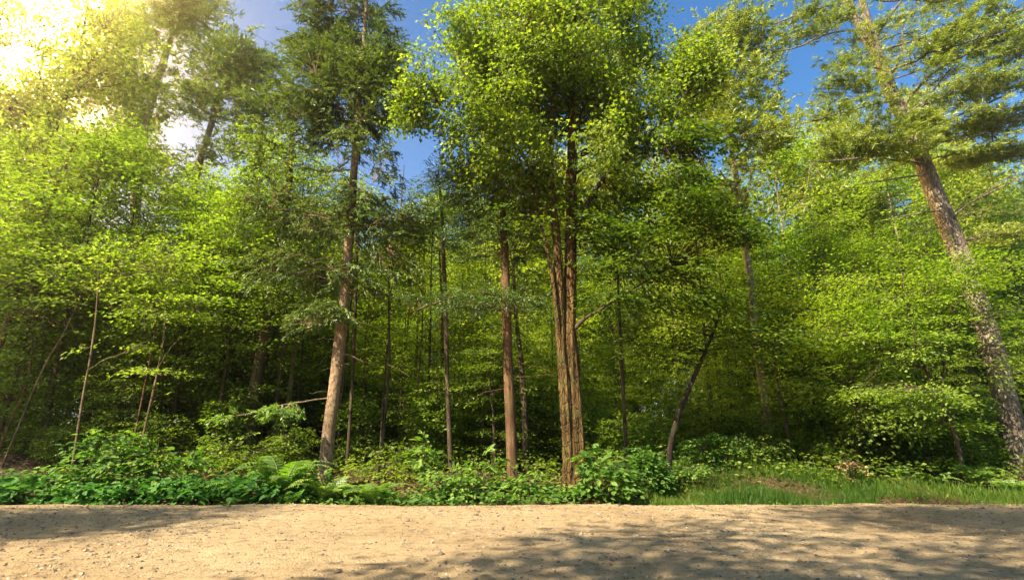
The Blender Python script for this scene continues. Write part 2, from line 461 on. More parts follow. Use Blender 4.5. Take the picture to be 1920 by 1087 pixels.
B_spruce = bark_mat('spruce_bark', (.10, .06, .036), (.34, .235, .145), (.50, .37, .25), (12, 12, 7), 1.0, moss=.2)
B_pine = bark_mat('pine_bark', (.09, .07, .055), (.27, .22, .17), (.48, .41, .33), (6, 6, 3.0), .9, crack=13)
B_maple = bark_mat('maple_bark', (.014, .009, .004), (.135, .082, .030), (.33, .22, .09), (13, 13, 1.5), 1.0, crack=11, moss=.55)
B_dark = bark_mat('dark_bark', (.035, .025, .017), (.085, .06, .04), (.15, .11, .075), (9, 9, 2), .6, moss=.3)
B_dark_shaded = bark_mat('dark_bark_shaded', (.012, .009, .007), (.030, .022, .016), (.06, .045, .032), (9, 9, 2), .6, moss=.15)  # shade on the leaning tree painted in as darker bark
B_sap = bark_mat('sapling_bark', (.07, .05, .03), (.17, .125, .075), (.27, .21, .135), (9, 9, 3), .4, moss=.3)
B_red = bark_mat('brown_bark', (.06, .033, .018), (.16, .09, .048), (.26, .16, .09), (10, 10, 1.2), .8, moss=.3)
B_pale = bark_mat('pale_bark', (.12, .09, .06), (.27, .215, .15), (.42, .35, .26), (9, 9, 3), .4, moss=.3)

# ------------------------------------------------------------------ world and sun
SUN_AZ, SUN_EL = rad(134), rad(46)       # azimuth to the left of the view, elevation
D = Vector((-math.sin(SUN_AZ) * math.cos(SUN_EL), math.cos(SUN_AZ) * math.cos(SUN_EL), math.sin(SUN_EL)))
sl = bpy.data.lights.new('sun', 'SUN'); sl.energy = 5.0; sl.angle = rad(0.55); sl.color = (1.0, .88, .66)
so = bpy.data.objects.new('sun', sl); COL.objects.link(so); so.rotation_euler = D.to_track_quat('Z', 'Y').to_euler(); so.location = D * 60

w = bpy.data.worlds.new('World'); sc.world = w; w.use_nodes = True
nt = w.node_tree; nt.nodes.clear(); L = nt.links.new
wo = nt.nodes.new('ShaderNodeOutputWorld')
sky = nt.nodes.new('ShaderNodeTexSky'); sky.sky_type = 'NISHITA'; sky.sun_disc = False
sky.sun_elevation = SUN_EL; sky.sun_rotation = -SUN_AZ
sky.ozone_density = 2.2; sky.air_density = 1.0; sky.dust_density = 0.4
bg = nt.nodes.new('ShaderNodeBackground'); bg.inputs[1].default_value = 0.08
tc = nt.nodes.new('ShaderNodeTexCoord')
mp = N(nt, 'ShaderNodeMapping'); mp.inputs['Scale'].default_value = (1, 1, 2.4); mp.inputs['Location'].default_value = (2.3, 1.7, .6); L(tc.outputs['Generated'], mp.inputs[0])
cn = N(nt, 'ShaderNodeTexNoise', Scale=3.2, Detail=9.0, Roughness=.6); L(mp.outputs[0], cn.inputs['Vector'])
cr = ramp(nt, [(.60, (0, 0, 0)), (.84, (.7, .7, .7))]); L(cn.outputs[0], cr.inputs[0])
cm_ = N(nt, 'ShaderNodeMix', data_type='RGBA'); L(cr.outputs[0], cm_.inputs[0]); hs = N(nt, 'ShaderNodeHueSaturation', Saturation=1.28); L(sky.outputs[0], hs.inputs['Color']); L(hs.outputs[0], cm_.inputs[6]); cm_.inputs[7].default_value = (5.5, 5.6, 5.8, 1)
L(cm_.outputs[2], bg.inputs[0])
# bright aureole round the sun where the photograph shows it
v0 = Vector(P(-40, 0, 50.0) - CAM).normalized()
dt = N(nt, 'ShaderNodeVectorMath', operation='DOT_PRODUCT'); L(tc.outputs['Generated'], dt.inputs[0]); dt.inputs[1].default_value = v0
gr = ramp(nt, [(0.0, (0, 0, 0)), (.91, (.0, .0, .0)), (.965, (.0001, .0001, .0)), (.985, (.0016, .0011, .0004)), (.994, (.012, .008, .0025)), (.9988, (1, .66, .23))]); L(dt.outputs['Value'], gr.inputs[0])
bg2 = nt.nodes.new('ShaderNodeBackground'); bg2.inputs[1].default_value = 120.0; L(gr.outputs[0], bg2.inputs[0])
ad = nt.nodes.new('ShaderNodeAddShader'); L(bg.outputs[0], ad.inputs[0]); L(bg2.outputs[0], ad.inputs[1]); L(ad.outputs[0], wo.inputs[0])

sc.view_settings.view_transform = 'Standard'; sc.view_settings.look = 'None'
sc.view_settings.exposure = 1.72; sc.view_settings.gamma = 1.0
sc.render.engine = 'CYCLES'
cy = sc.cycles
cy.max_bounces = 5; cy.diffuse_bounces = 1; cy.glossy_bounces = 1; cy.transmission_bounces = 3; cy.transparent_max_bounces = 4
cy.caustics_reflective = False; cy.caustics_refractive = False
cy.use_denoising = True; cy.sample_clamp_indirect = 6
try: cy.denoiser = 'OPENIMAGEDENOISE'
except Exception: pass

# ------------------------------------------------------------------ ground and road
def grid(x0, x1, y0, y1, nx, ny, hf, warp=None):
    xs = np.linspace(x0, x1, nx); ys = np.linspace(y0, y1, ny)
    X, Y = np.meshgrid(xs, ys)
    if warp: X, Y = warp(X, Y)
    Z = hf(X, Y)
    v = np.stack([X, Y, Z], -1).reshape(-1, 3)
    i = np.arange(ny - 1)[:, None]; j = np.arange(nx - 1)[None]
    f = np.stack([i * nx + j, i * nx + j + 1, (i + 1) * nx + j + 1, (i + 1) * nx + j], -1).reshape(-1, 4)
    return v, f

def ground_mat():
    m, nt, o = newmat('forest_soil'); L = nt.links.new
    tc = N(nt, 'ShaderNodeTexCoord')
    n1 = N(nt, 'ShaderNodeTexNoise', Scale=9.0, Detail=8.0, Roughness=.7); L(tc.outputs['Object'], n1.inputs['Vector'])
    vo = N(nt, 'ShaderNodeTexVoronoi', Scale=22.0); L(tc.outputs['Object'], vo.inputs['Vector'])
    r = ramp(nt, [(.3, (.022, .014, .008)), (.5, (.07, .043, .022)), (.7, (.15, .095, .05))])
    ma = N(nt, 'ShaderNodeMix', data_type='FLOAT'); ma.inputs[0].default_value = .4; L(n1.outputs[0], ma.inputs[2]); L(vo.outputs['Color'], ma.inputs[3])
    L(ma.outputs[0], r.inputs[0])
    b = N(nt, 'ShaderNodeBsdfPrincipled'); b.inputs['Roughness'].default_value = 1; b.inputs['Specular IOR Level'].default_value = .1
    L(r.outputs[0], b.inputs['Base Color'])
    bp = N(nt, 'ShaderNodeBump'); bp.inputs['Distance'].default_value = .06; L(ma.outputs[0], bp.inputs['Height']); L(bp.outputs[0], b.inputs['Normal']); L(b.outputs[0], o.inputs[0])
    return m

def road_mat():
    m, nt, o = newmat('dirt_road'); L = nt.links.new
    tc = N(nt, 'ShaderNodeTexCoord')
    n0 = N(nt, 'ShaderNodeTexNoise', Scale=.45, Detail=4.0, Roughness=.6); L(tc.outputs['Object'], n0.inputs['Vector'])
    n1 = N(nt, 'ShaderNodeTexNoise', Scale=7.0, Detail=9.0, Roughness=.72); L(tc.outputs['Object'], n1.inputs['Vector'])
    n2 = N(nt, 'ShaderNodeTexNoise', Scale=75.0, Detail=4.0, Roughness=.7); L(tc.outputs['Object'], n2.inputs['Vector'])
    vo = N(nt, 'ShaderNodeTexVoronoi', Scale=42.0); L(tc.outputs['Object'], vo.inputs['Vector'])
    r0 = ramp(nt, [(.3, (.305, .212, .112)), (.5, (.40, .286, .158)), (.7, (.47, .35, .202))]); L(n0.outputs[0], r0.inputs[0])
    r1 = ramp(nt, [(.34, (.52, .50, .48)), (.48, (.98, .98, .98)), (.68, (1.18, 1.16, 1.13))]); L(n1.outputs[0], r1.inputs[0])
    r2 = ramp(nt, [(.30, (.55, .53, .5)), (.46, (1, 1, 1)), (.72, (1.18, 1.18, 1.18))]); L(n2.outputs[0], r2.inputs[0])
    a = N(nt, 'ShaderNodeMix', data_type='RGBA', blend_type='MULTIPLY'); a.inputs[0].default_value = 1; L(r0.outputs[0], a.inputs[6]); L(r1.outputs[0], a.inputs[7])
    b_ = N(nt, 'ShaderNodeMix', data_type='RGBA', blend_type='MULTIPLY'); b_.inputs[0].default_value = 1; L(a.outputs[2], b_.inputs[6]); L(r2.outputs[0], b_.inputs[7])
    b = N(nt, 'ShaderNodeBsdfPrincipled'); b.inputs['Roughness'].default_value = .95; b.inputs['Specular IOR Level'].default_value = .15
    L(b_.outputs[2], b.inputs['Base Color'])
    s1 = N(nt, 'ShaderNodeMath', operation='MULTIPLY_ADD'); L(n1.outputs[0], s1.inputs[0]); s1.inputs[1].default_value = 1.6; L(n2.outputs[0], s1.inputs[2])
    s2 = N(nt, 'ShaderNodeMath', operation='MULTIPLY_ADD'); L(vo.outputs['Distance'], s2.inputs[0]); s2.inputs[1].default_value = -.5; L(s1.outputs[0], s2.inputs[2])
    bp = N(nt, 'ShaderNodeBump'); bp.inputs['Distance'].default_value = .026; bp.inputs['Strength'].default_value = .9
    L(s2.outputs[0], bp.inputs['Height']); L(bp.outputs[0], b.inputs['Normal']); L(b.outputs[0], o.inputs[0])
    return m

MG = ground_mat(); MR = road_mat()
gm = Mesh()
def wf(X, Y):
    s = lambda a, k: np.sign(a) * (np.abs(a) + k * np.abs(a) ** 3)
    return s(X, .00006), s(Y, .00006) + 8
v, f = grid(-60, 60, -52, 52, 321, 330, gh, wf); gm.add(v, f, 0, None, True)
tag(gm.obj('forest_floor', [MG]), 'brown leaf strewn forest floor rising behind the road', 'ground', kind='structure')

def road_h(X, Y):
    d = edge(X) - Y
    p = np.stack([X, Y, 0 * X], -1)
    h = 0.012 * noise3(p, 1.6, 5) + 0.006 * noise3(p, 5.0, 8) + 0.0035 * noise3(p, 17.0, 9)
    h = h + 0.010 * noise3(p * np.array([.35, 1, 1]), 9.0, 21)
    h = h + 0.02 * np.exp(-((Y - 8.9) / .45) ** 2) - 0.022 * np.exp(-((Y - 7.3) / .5) ** 2) - 0.02 * np.exp(-((Y - 5.2) / .5) ** 2)
    return h - 0.16 * smooth((0.06 - d) / 0.35)
def roadwarp(X, Y):
    return X, np.where(Y > 9.0, 9.0 + (Y - 9.0) * (edge(X) + 0.25 - 9.0), Y)
rm = Mesh()
xs = (-45, -14, 14, 45); 
v, f = grid(-15, 15, -6, 10, 640, 620, road_h, roadwarp); rm.add(v, f, 0, None, True)
for x0, x1 in ((-70, -15), (15, 70)):
    v, f = grid(x0, x1, -6, 10, 160, 120, road_h, roadwarp); rm.add(v, f, 0, None, True)
tag(rm.obj('road', [MR]), 'tan gravel and dirt road running across in front of the forest', 'road', kind='structure')

# gravel lying on the road
def stones(n, seed, xr, yr, smin, smax):
    rng = np.random.RandomState(seed)
    x = rng.uniform(*xr, n); y = yr[0] + (yr[1] - yr[0]) * rng.uniform(0, 1, n)
    k = (noise3(np.stack([x, y, 0 * x], -1), 1.1, 3) > rng.uniform(-1.6, .9, n)) & (y < edge(x) - .05)
    x, y = x[k], y[k]; n = len(x)
    s = smin + (smax - smin) * rng.uniform(0, 1, n) ** 4
    oc = np.array([(1, 0, 0), (0, 1, 0), (-1, 0, 0), (0, -1, 0), (0, 0, 1), (0, 0, -1), (.7, .7, .3), (-.7, .6, .4)], float)[:6]
    # an irregular octahedron twice split reads as a chip of stone
    V = []
    base = nrm(np.array([(1, 0, .2), (.5, .87, -.2), (-.5, .87, .2), (-1, 0, -.2), (-.5, -.87, .2), (.5, -.87, -.2), (0, 0, 1), (0, 0, -1)]))
    v = base[None] * (s[:, None, None] * rng.uniform(.6, 1.25, (n, 8, 1))) * np.stack([rng.uniform(.7, 1.5, n), rng.uniform(.7, 1.2, n), rng.uniform(.45, .8, n)], -1)[:, None]
    a = rng.uniform(0, 6.28, n); ca, sa = np.cos(a)[:, None], np.sin(a)[:, None]
    v = np.stack([v[..., 0] * ca - v[..., 1] * sa, v[..., 0] * sa + v[..., 1] * ca, v[..., 2]], -1)
    z = road_h(x, y) + s * .18
    v += np.stack([x, y, z], -1)[:, None]
    fa = np.array([[i, (i + 1) % 6, 6] for i in range(6)] + [[(i + 1) % 6, i, 7] for i in range(6)])
    f = (np.arange(n)[:, None, None] * 8 + fa[None]).reshape(-1, 3)
    return v.reshape(-1, 3), f, np.repeat(rng.uniform(0, 1, n), 8)
def stone_mat():
    m, nt, o = newmat('stone_chip'); L = nt.links.new
    at = N(nt, 'ShaderNodeAttribute', attribute_name='tint')
    r = ramp(nt, [(0, (.07, .052, .04)), (.5, (.20, .145, .09)), (.85, (.33, .25, .165)), (1, (.42, .34, .25))]); L(at.outputs['Fac'], r.inputs[0])
    b = N(nt, 'ShaderNodeBsdfPrincipled'); b.inputs['Roughness'].default_value = .85; L(r.outputs[0], b.inputs['Base Color']); L(b.outputs[0], o.inputs[0])
    return m
gvm = Mesh()
gvm.add(*[(a, b, 0, c) for a, b, c in [stones(60000, 1, (-12, 14), (3.5, 10.3), .005, .021)]][0])
gvm.add(*[(a, b, 0, c) for a, b, c in [stones(1700, 2, (-12, 14), (3.5, 10.3), .011, .036)]][0])
tag(gvm.obj('gravel', [stone_mat()]), 'loose small stones scattered over the dirt road', 'gravel', kind='stuff')

# ------------------------------------------------------------------ named trees
def trunk_px(px, Y, base=None, sink=.25, ws=.8):
    """pixels (x, y, width[, Y]) from the foot up -> (base point, local points, radii)"""
    pts = []; rr = []
    for q in px:
        y_ = q[3] if len(q) > 3 else Y
        pts.append(P(q[0], q[1], y_)); rr.append(RAD(q[2], q[1], y_, q[0], ws))
    pts = np.array(pts); rr = np.array(rr)
    if base is None:
        g = gz(pts[0, 0], pts[0, 1])
        dirn = pts[0] - pts[1]; dirn = dirn / abs(dirn[2])
        foot = pts[0] + dirn * max(0.0, pts[0, 2] - g)
        foot = np.array([foot[0], foot[1], g])
        if pts[0, 2] > g + .05:
            pts = np.concatenate([foot[None], pts]); rr = np.concatenate([[rr[0] * 1.12], rr])
        pts = np.concatenate([pts[:1] + (pts[0] - pts[1]) / np.linalg.norm(pts[0] - pts[1]) * sink, pts]); rr = np.concatenate([[rr[0] * 1.25], rr])
        base = foot
    return base, pts - base, rr

def E(px, py, rx, ry, Y, dz, w, base):
    """crown volume: pixel centre, pixel radii, distance, depth radius in metres, weight"""
    c = P(px, py, Y); k = Y / F / (math.cos(TH) - (543.5 - py) / F * math.sin(TH))
    return (c - base, np.array([rx * k, dz, ry * k / math.cos(math.atan((543.5 - py) / F)) ]), w)

def limb_px(px, base):
    return (np.array([P(a, b, y) - base for a, b, wd, y in px]), np.array([RAD(wd, b, y, a, .75) for a, b, wd, y in px]))

def twig_dead(base_pts, n, rng, zlo, zhi, lmin, lmax, r=.006, az=None):
    out = []
    pts = base_pts
    for i in range(n):
        z = rng.uniform(zlo, zhi)
        k = int(np.argmin(np.abs(pts[:, 2] - z)))
        a = rng.uniform(0, 6.28) if az is None else rng.uniform(*az)
        Ln = rng.uniform(lmin, lmax)
        d = np.array([math.cos(a), math.sin(a), rng.uniform(-.25, .15)])
        p = bezier(pts[k], pts[k] + d * Ln * .5 + UP * .05 * Ln, pts[k] + d * Ln - UP * .12 * Ln, 7)
        p[1:] += rng.normal(size=(6, 3)) * .02 * Ln
        out.append((p, np.linspace(r * (0.7 + .5 * Ln), .002, 7)))
    return out

# --- the spruce
b, tp, tr = trunk_px([(607, 900, 42), (618, 800, 36), (630, 700, 33), (643, 580, 29), (653, 470, 26), (661, 360, 22), (668, 260, 18), (676, 160, 15), (684, 60, 11), (690, -60, 8), (697, -200, 5)], 12.0, ws=.7)
root = thing('spruce_tree', 'tall spruce with straight scaly tan trunk and ferns round its foot', 'tree', b)
rng = np.random.RandomState(5)
dn = resample(tp, 60)
ells = [E(655, 60, 105, 100, 12, 1.2, 1.3, b), E(600, 60, 60, 90, 12, .9, .6, b), E(640, -110, 110, 150, 12, 1.2, .8, b), E(630, 190, 125, 95, 12, 1.3, 1.2, b), E(710, 170, 60, 110, 11.7, .9, .8, b), E(570, 260, 100, 90, 12, 1.1, .6, b), E(490, 300, 50, 40, 11.8, .8, .18, b),
        E(570, 390, 150, 80, 12, 1.4, .62, b), E(720, 400, 80, 80, 12, 1.1, .32, b), E(690, 300, 80, 70, 12, 1.2, .45, b), E(560, 510, 130, 45, 12, 1.2, .28, b), E(720, 520, 90, 40, 12, 1.1, .14, b), E(590, 590, 70, 25, 11.7, .8, .2, b)]
build_tree(root, [(tp, tr)], ells, 'needle', (B_spruce, M_spruce), 11, fixed_limbs=[limb_px([(623, 745, 4, 12.0), (565, 753, 4, 11.6), (500, 766, 3, 11.3), (440, 780, 3, 11.1), (385, 790, 2, 11.0)], b)],
           extra=([E(505, 772, 70, 10, 11.3, .35, 1, b), E(425, 788, 50, 9, 11.05, .3, .5, b)], 'needle', 46, dict(size=.36, leaf=.06, n=12, droop=.15, width=.3, tint0=.4), M_fern), n_clumps=2050, n_limbs=70, slope=.10, rise=-.10, limb_scale=.75, sides=18, gap=.14, gs=1.9,
           crown_z=3.6, fol=dict(size=.56, leaf=.07, n=15, droop=.3, width=.28, tvar=.34, tint0=.48), rough=.05,
           dead=twig_dead(dn, 24, rng, 1.8, 5.6, .2, 1.8, .007) + twig_dead(dn, 36, rng, .5, 5.5, .17, .26, .012), ring=.06, rs=(12, 9))

# --- the maple with the split trunk
b, tp, tr = trunk_px([(1078, 925, 50), (1080, 860, 42), (1077, 780, 34), (1072, 700, 30), (1069, 620, 27), (1069, 540, 25), (1070, 450, 24), (1071, 360, 22), (1073, 270, 20), (1071, 180, 16), (1074, 80, 12), (1078, -40, 8), (1082, -180, 5)], 10.9)
_, t2, r2 = trunk_px([(1066, 930, 34, 10.85), (1067, 860, 29, 10.83), (1063, 780, 26, 10.83), (1057, 700, 25, 10.85), (1052, 620, 23, 10.85), (1049, 540, 21, 10.8), (1045, 470, 18, 10.75), (1040, 400, 14, 10.7), (1034, 310, 10, 10.6), (1036, 200, 8, 10.5), (1041, 80, 6, 10.4), (1042, -60, 4, 10.3)], 10.85, base=b)
t2[0, 2] -= .2
_, t3, r3 = trunk_px([(1096, 925, 22, 10.8), (1092, 860, 16, 10.8), (1088, 780, 11, 10.8), (1082, 700, 7, 10.83), (1076, 620, 4, 10.85)], 10.8, base=b)
_, t4, r4 = trunk_px([(1051, 640, 6, 10.78), (1043, 590, 9, 10.7), (1038, 540, 8, 10.68), (1028, 480, 7, 10.66), (1010, 400, 5, 10.6), (992, 330, 4, 10.5)], 10.8, base=b)
root = thing('maple_tree', 'big maple with split reddish brown trunk, hollow furrows and bright yellow green crown', 'tree', b)
ells = [E(1020, 120, 200, 130, 11, 2.2, 2.4, b), E(930, 190, 160, 100, 10.6, 1.8, 1.5, b), E(850, 130, 100, 80, 10.4, 1.4, .75, b), E(1060, -80, 190, 140, 11, 2.2, 1.3, b), E(960, 290, 130, 75, 10.8, 1.4, .8, b),
        E(1180, 190, 130, 110, 11, 1.8, 1.2, b), E(1290, 140, 80, 60, 10.8, 1.0, .4, b), E(1130, 310, 160, 80, 10.8, 1.6, 1.0, b), E(1060, 370, 120, 70, 11.9, .9, .5, b), E(980, 350, 60, 50, 11.2, .8, .3, b), E(1100, 50, 150, 110, 10.6, 1.6, .9, b), E(770, 200, 35, 50, 10.4, .6, .12, b)]
ex = [E(1290, 262, 85, 26, 10.3, .7, .4, b), E(1260, 345, 120, 26, 10.4, .9, .4, b), E(1270, 400, 150, 26, 10.4, 1.1, .6, b), E(1390, 425, 85, 26, 10.2, .8, .3, b), E(1190, 455, 100, 30, 10.7, 1.1, .5, b), E(1220, 505, 130, 24, 10.6, 1.0, .5, b), E(1170, 565, 90, 26, 10.6, .8, .35, b), E(1310, 560, 90, 20, 10.5, .8, .25, b), E(1000, 400, 80, 46, 10.5, .7, .16, b), E(1120, 440, 70, 40, 10.5, .7, .2, b), E(1020, 340, 80, 40, 11.6, .8, .25, b), E(1150, 385, 100, 40, 11.2, .9, .4, b)]
fl = [limb_px([(1078, 440, 16, 10.85), (1100, 385, 14, 10.8), (1135, 330, 12, 10.7), (1180, 285, 8, 10.6), (1235, 235, 6, 10.5), (1290, 170, 4, 10.4)], b),
      limb_px([(1078, 615, 13, 10.85), (1096, 598, 9, 10.75), (1125, 580, 7, 10.65), (1160, 558, 5, 10.6), (1210, 528, 4, 10.6), (1260, 500, 3, 10.6)], b),
      limb_px([(1074, 250, 10, 10.9), (1100, 190, 8, 10.9), (1140, 120, 6, 10.8), (1180, 40, 4, 10.7)], b),
      limb_px([(1036, 420, 8, 10.7), (1000, 330, 7, 10.6), (960, 260, 5, 10.5), (900, 180, 4, 10.4), (850, 110, 3, 10.3)], b),
      limb_px([(1034, 330, 8, 10.6), (1018, 230, 6, 10.5), (990, 130, 5, 10.4), (965, 30, 3, 10.3)], b),
      limb_px([(1072, 330, 8, 10.9), (1120, 300, 6, 10.7), (1190, 280, 5, 10.5), (1300, 262, 3, 10.3)], b)]
build_tree(root, [(tp, tr), (t2, r2), (t3, r3), (t4, r4)], ells, 'ball', (B_maple, M_maple), 21, n_clumps=3900, n_limbs=54, slope=.55, rise=.03, limb_scale=.8, sides=30, gap=.24, gs=2.1, limb_mat=B_dark,
           crown_z=3.0, fixed_limbs=fl, fol=dict(size=.44, leaf=.080, n=22, tmpl=T_maple(), tint0=.55, tvar=.34, width=.85), rough=.16, ribs=.22, ring=.05, rs=(16, 5.0),
           extra=(ex, 'spray', 600, dict(size=.55, leaf=.09, n=19, tmpl=T_maple(), tint0=.5, tvar=.3, width=.8, flat=.3, droop=.2), M_maple_shaded))

# --- hemlock left of the maple
def hemlock(px, Y, label, ell, seed, n, bark, dead=10, dz=(1.2, 4.0), group=None, limbs=22, leaf=.05, tint0=.45, name='hemlock_tree', fixed=(), size=.6):
    b, tp, tr = trunk_px(px, Y)
    root = thing(name, label, 'tree', b, group)
    rng = np.random.RandomState(seed)
    build_tree(root, [(tp, tr)], [E(*e, b) for e in ell], 'needle', (bark, M_hemlock), seed, n_clumps=n, n_limbs=limbs, slope=-.05, rise=.02, limb_scale=.7, sides=14, gap=.05, gs=1.8,
               crown_z=2.2, fol=dict(size=size, leaf=leaf, n=10, droop=.18, width=.3, tint0=tint0), rough=.06, dead=twig_dead(resample(tp, 50), dead, rng, *dz, .2, 1.3, .006), ring=.12,
               fixed_limbs=[limb_px(q, b) for q in fixed])
    return root

hemlock([(961, 893, 28), (958, 800, 26), (953, 700, 24), (950, 600, 22), (947, 500, 20), (943, 400, 16), (938, 300, 11), (932, 210, 7)], 11.6, 'hemlock with reddish brown trunk standing just beside the split maple',
        [(930, 360, 120, 75, 11.6, 1.0, 1.4), (850, 340, 60, 40, 11.4, .8, .45), (940, 440, 110, 60, 11.5, 1.0, .7), (880, 560, 130, 28, 11.0, .6, .75), (1000, 470, 90, 80, 11.9, .8, .6), (1010, 560, 70, 60, 12, .7, .35)], 31, 760, B_red,
        fixed=[[(950, 560, 7, 11.6), (900, 548, 6, 11.3), (840, 560, 5, 11.0), (770, 585, 3, 10.8)]])

def bare_stem(name, label, px, Y, bark, seed, ell, n, style='spray', leafm=None, group=None, limbs=6, leaf=.1, size=.55, cz=1.5, cat='tree', slope=.35, nl=14, tint0=.5, fixed=(), sides=8, tmpl=None, flat=.3, droop=.2, layer=0, ws=.8):
    b, tp, tr = trunk_px(px, Y, ws=ws)
    root = thing(name, label, cat, b, group)
    build_tree(root, [(tp, tr)], [E(*e, b) for e in ell], style, (bark, leafm or M_under), seed, n_clumps=n, n_limbs=limbs, slope=slope, rise=.04, limb_scale=.6, sides=sides, gap=.0, gs=1.8, crown_z=cz,
               fol=dict(size=size, leaf=leaf, n=nl, tint0=tint0, tmpl=tmpl, flat=flat, droop=droop), rough=.05, ring=.16, fixed_limbs=[limb_px(q, b) for q in fixed], layer=layer)
    return root

# slim dark stems between spruce and maple
bare_stem('slim_tree', 'slim dark trunked tree with knobbly bark between the spruce and the hemlock', [(846, 885, 13), (842, 790, 12), (838, 690, 11), (836, 590, 11), (832, 490, 10), (828, 400, 7), (822, 320, 4)], 12.6, B_dark, 41,
          [(830, 400, 90, 70, 12.6, .9, 1.3), (800, 460, 80, 50, 12.4, .8, .7), (870, 440, 60, 50, 12.4, .8, .5)], 190, 'needle', M_hemlock, limbs=12, leaf=.055, nl=10, slope=0)
bare_stem('slim_tree', 'thin dark stem standing close behind the knobbly slim tree', [(822, 860, 9), (826, 760, 8), (829, 660, 8), (828, 560, 6), (824, 470, 4)], 14.5, B_dark, 42, [(825, 430, 90, 60, 14.5, .9, 1), (800, 540, 60, 30, 14.5, .7, .3)], 90, limbs=7)
bare_stem('slim_tree', 'near black stem just behind the hemlock trunk', [(986, 890, 17), (984, 780, 15), (978, 690, 13), (968, 600, 10), (962, 500, 7)], 13.4, B_dark, 43, [(985, 420, 100, 60, 13.4, 1, 1)], 90, limbs=6)
bare_stem('slim_tree', 'thin dark stem right behind the spruce trunk', [(650, 880, 9), (658, 760, 8), (664, 640, 8), (668, 520, 7), (672, 400, 5)], 13.6, B_dark, 44, [(690, 470, 110, 70, 13.6, 1, 1), (720, 560, 80, 40, 13.6, 1, .5)], 120, limbs=8)
bare_stem('slim_tree', 'bare young stem with one crooked side twig in the sunny gap right of the spruce', [(712, 885, 8), (722, 780, 7), (730, 680, 6), (729, 590, 5), (730, 500, 3)], 13.0, B_dark, 45, [(735, 500, 70, 50, 13, .7, 1)], 50, limbs=4,
          fixed=[[(730, 690, 4, 13), (740, 735, 4, 12.9), (765, 742, 3, 12.8)]])
bare_stem('slim_tree', 'small forked sapling with bare arms left of the hemlock trunk', [(928, 850, 7), (925, 780, 6), (920, 740, 5), (915, 650, 3)], 13.2, B_dark, 46, [(915, 600, 60, 40, 13.2, .7, 1)], 30, limbs=2,
          fixed=[[(920, 745, 4, 13.2), (895, 715, 3, 13), (880, 700, 2, 12.9)], [(921, 740, 4, 13.2), (945, 720, 3, 13.1), (965, 690, 2, 13)]])
# a thin stem with a hanging clump of dark needles
bare_stem('slim_tree', 'thin straight stem right of the maple with dark needles hanging at mid height', [(1174, 845, 10), (1170, 760, 9), (1164, 660, 8), (1160, 560, 6), (1157, 470, 4)], 12.2, B_dark, 47,
          [(1185, 600, 35, 45, 12.1, .4, .8), (1160, 470, 80, 60, 12.2, .8, 1), (1215, 500, 70, 40, 12, .6, .5)], 130, 'needle', M_hemlock, limbs=8, leaf=.05, nl=10, slope=0, tint0=.25)
# leaning tree right of the maple
bare_stem('leaning_tree', 'small dark tree leaning right over the grassy mound', [(1253, 890, 15), (1258, 830, 14), (1275, 770, 13), (1300, 710, 11), (1322, 660, 9), (1345, 600, 7), (1362, 540, 4)], 11.4, B_dark_shaded, 48,
          [(1330, 620, 160, 60, 11.4, 1.2, 1.4), (1230, 650, 100, 50, 11.6, 1, .7), (1430, 640, 100, 50, 11.4, 1, .7), (1370, 540, 110, 50, 11.3, 1, .8)], 330, limbs=18, leaf=.10, size=.6, slope=.15, tint0=.35)
# pale slim tree at mid right
bare_stem('poplar_tree', 'pale slim trunked tree with airy upright crown between maple and pine', [(1447, 872, 24), (1438, 780, 22), (1424, 680, 21), (1412, 580, 20), (1402, 490, 18), (1390, 400, 16), (1377, 310, 14), (1362, 220, 11), (1350, 130, 7), (1345, 40, 4)], 13.6, B_pale, 49,
          [(1370, 130, 95, 110, 13.6, 1.3, 1.8), (1400, 60, 60, 60, 13.6, 1, .5), (1330, 250, 70, 70, 13.6, 1.2, .8), (1420, 260, 60, 70, 13.6, 1.2, .7), (1390, 370, 110, 60, 13.8, 1.4, .7), (1300, 360, 90, 40, 13.6, 1, .4)], 620, 'tuft', M_pine, limbs=34, leaf=.13, size=.55, nl=15, cz=4.5, slope=.15, tint0=.7,
          fixed=[[(1388, 385, 7, 13.6), (1370, 350, 5, 13.5), (1350, 320, 4, 13.4)], [(1390, 400, 6, 13.6), (1405, 350, 5, 13.5), (1408, 310, 3, 13.4)]])
bare_stem('slim_tree', 'thin dark stem at the right foot of the pale slim tree', [(1487, 890, 10), (1478, 820, 9), (1462, 740, 7), (1450, 660, 5)], 12.8, B_dark, 50, [(1470, 640, 100, 50, 12.8, 1, 1), (1500, 740, 80, 40, 12.6, .8, .6)], 110, limbs=8, tint0=.5)

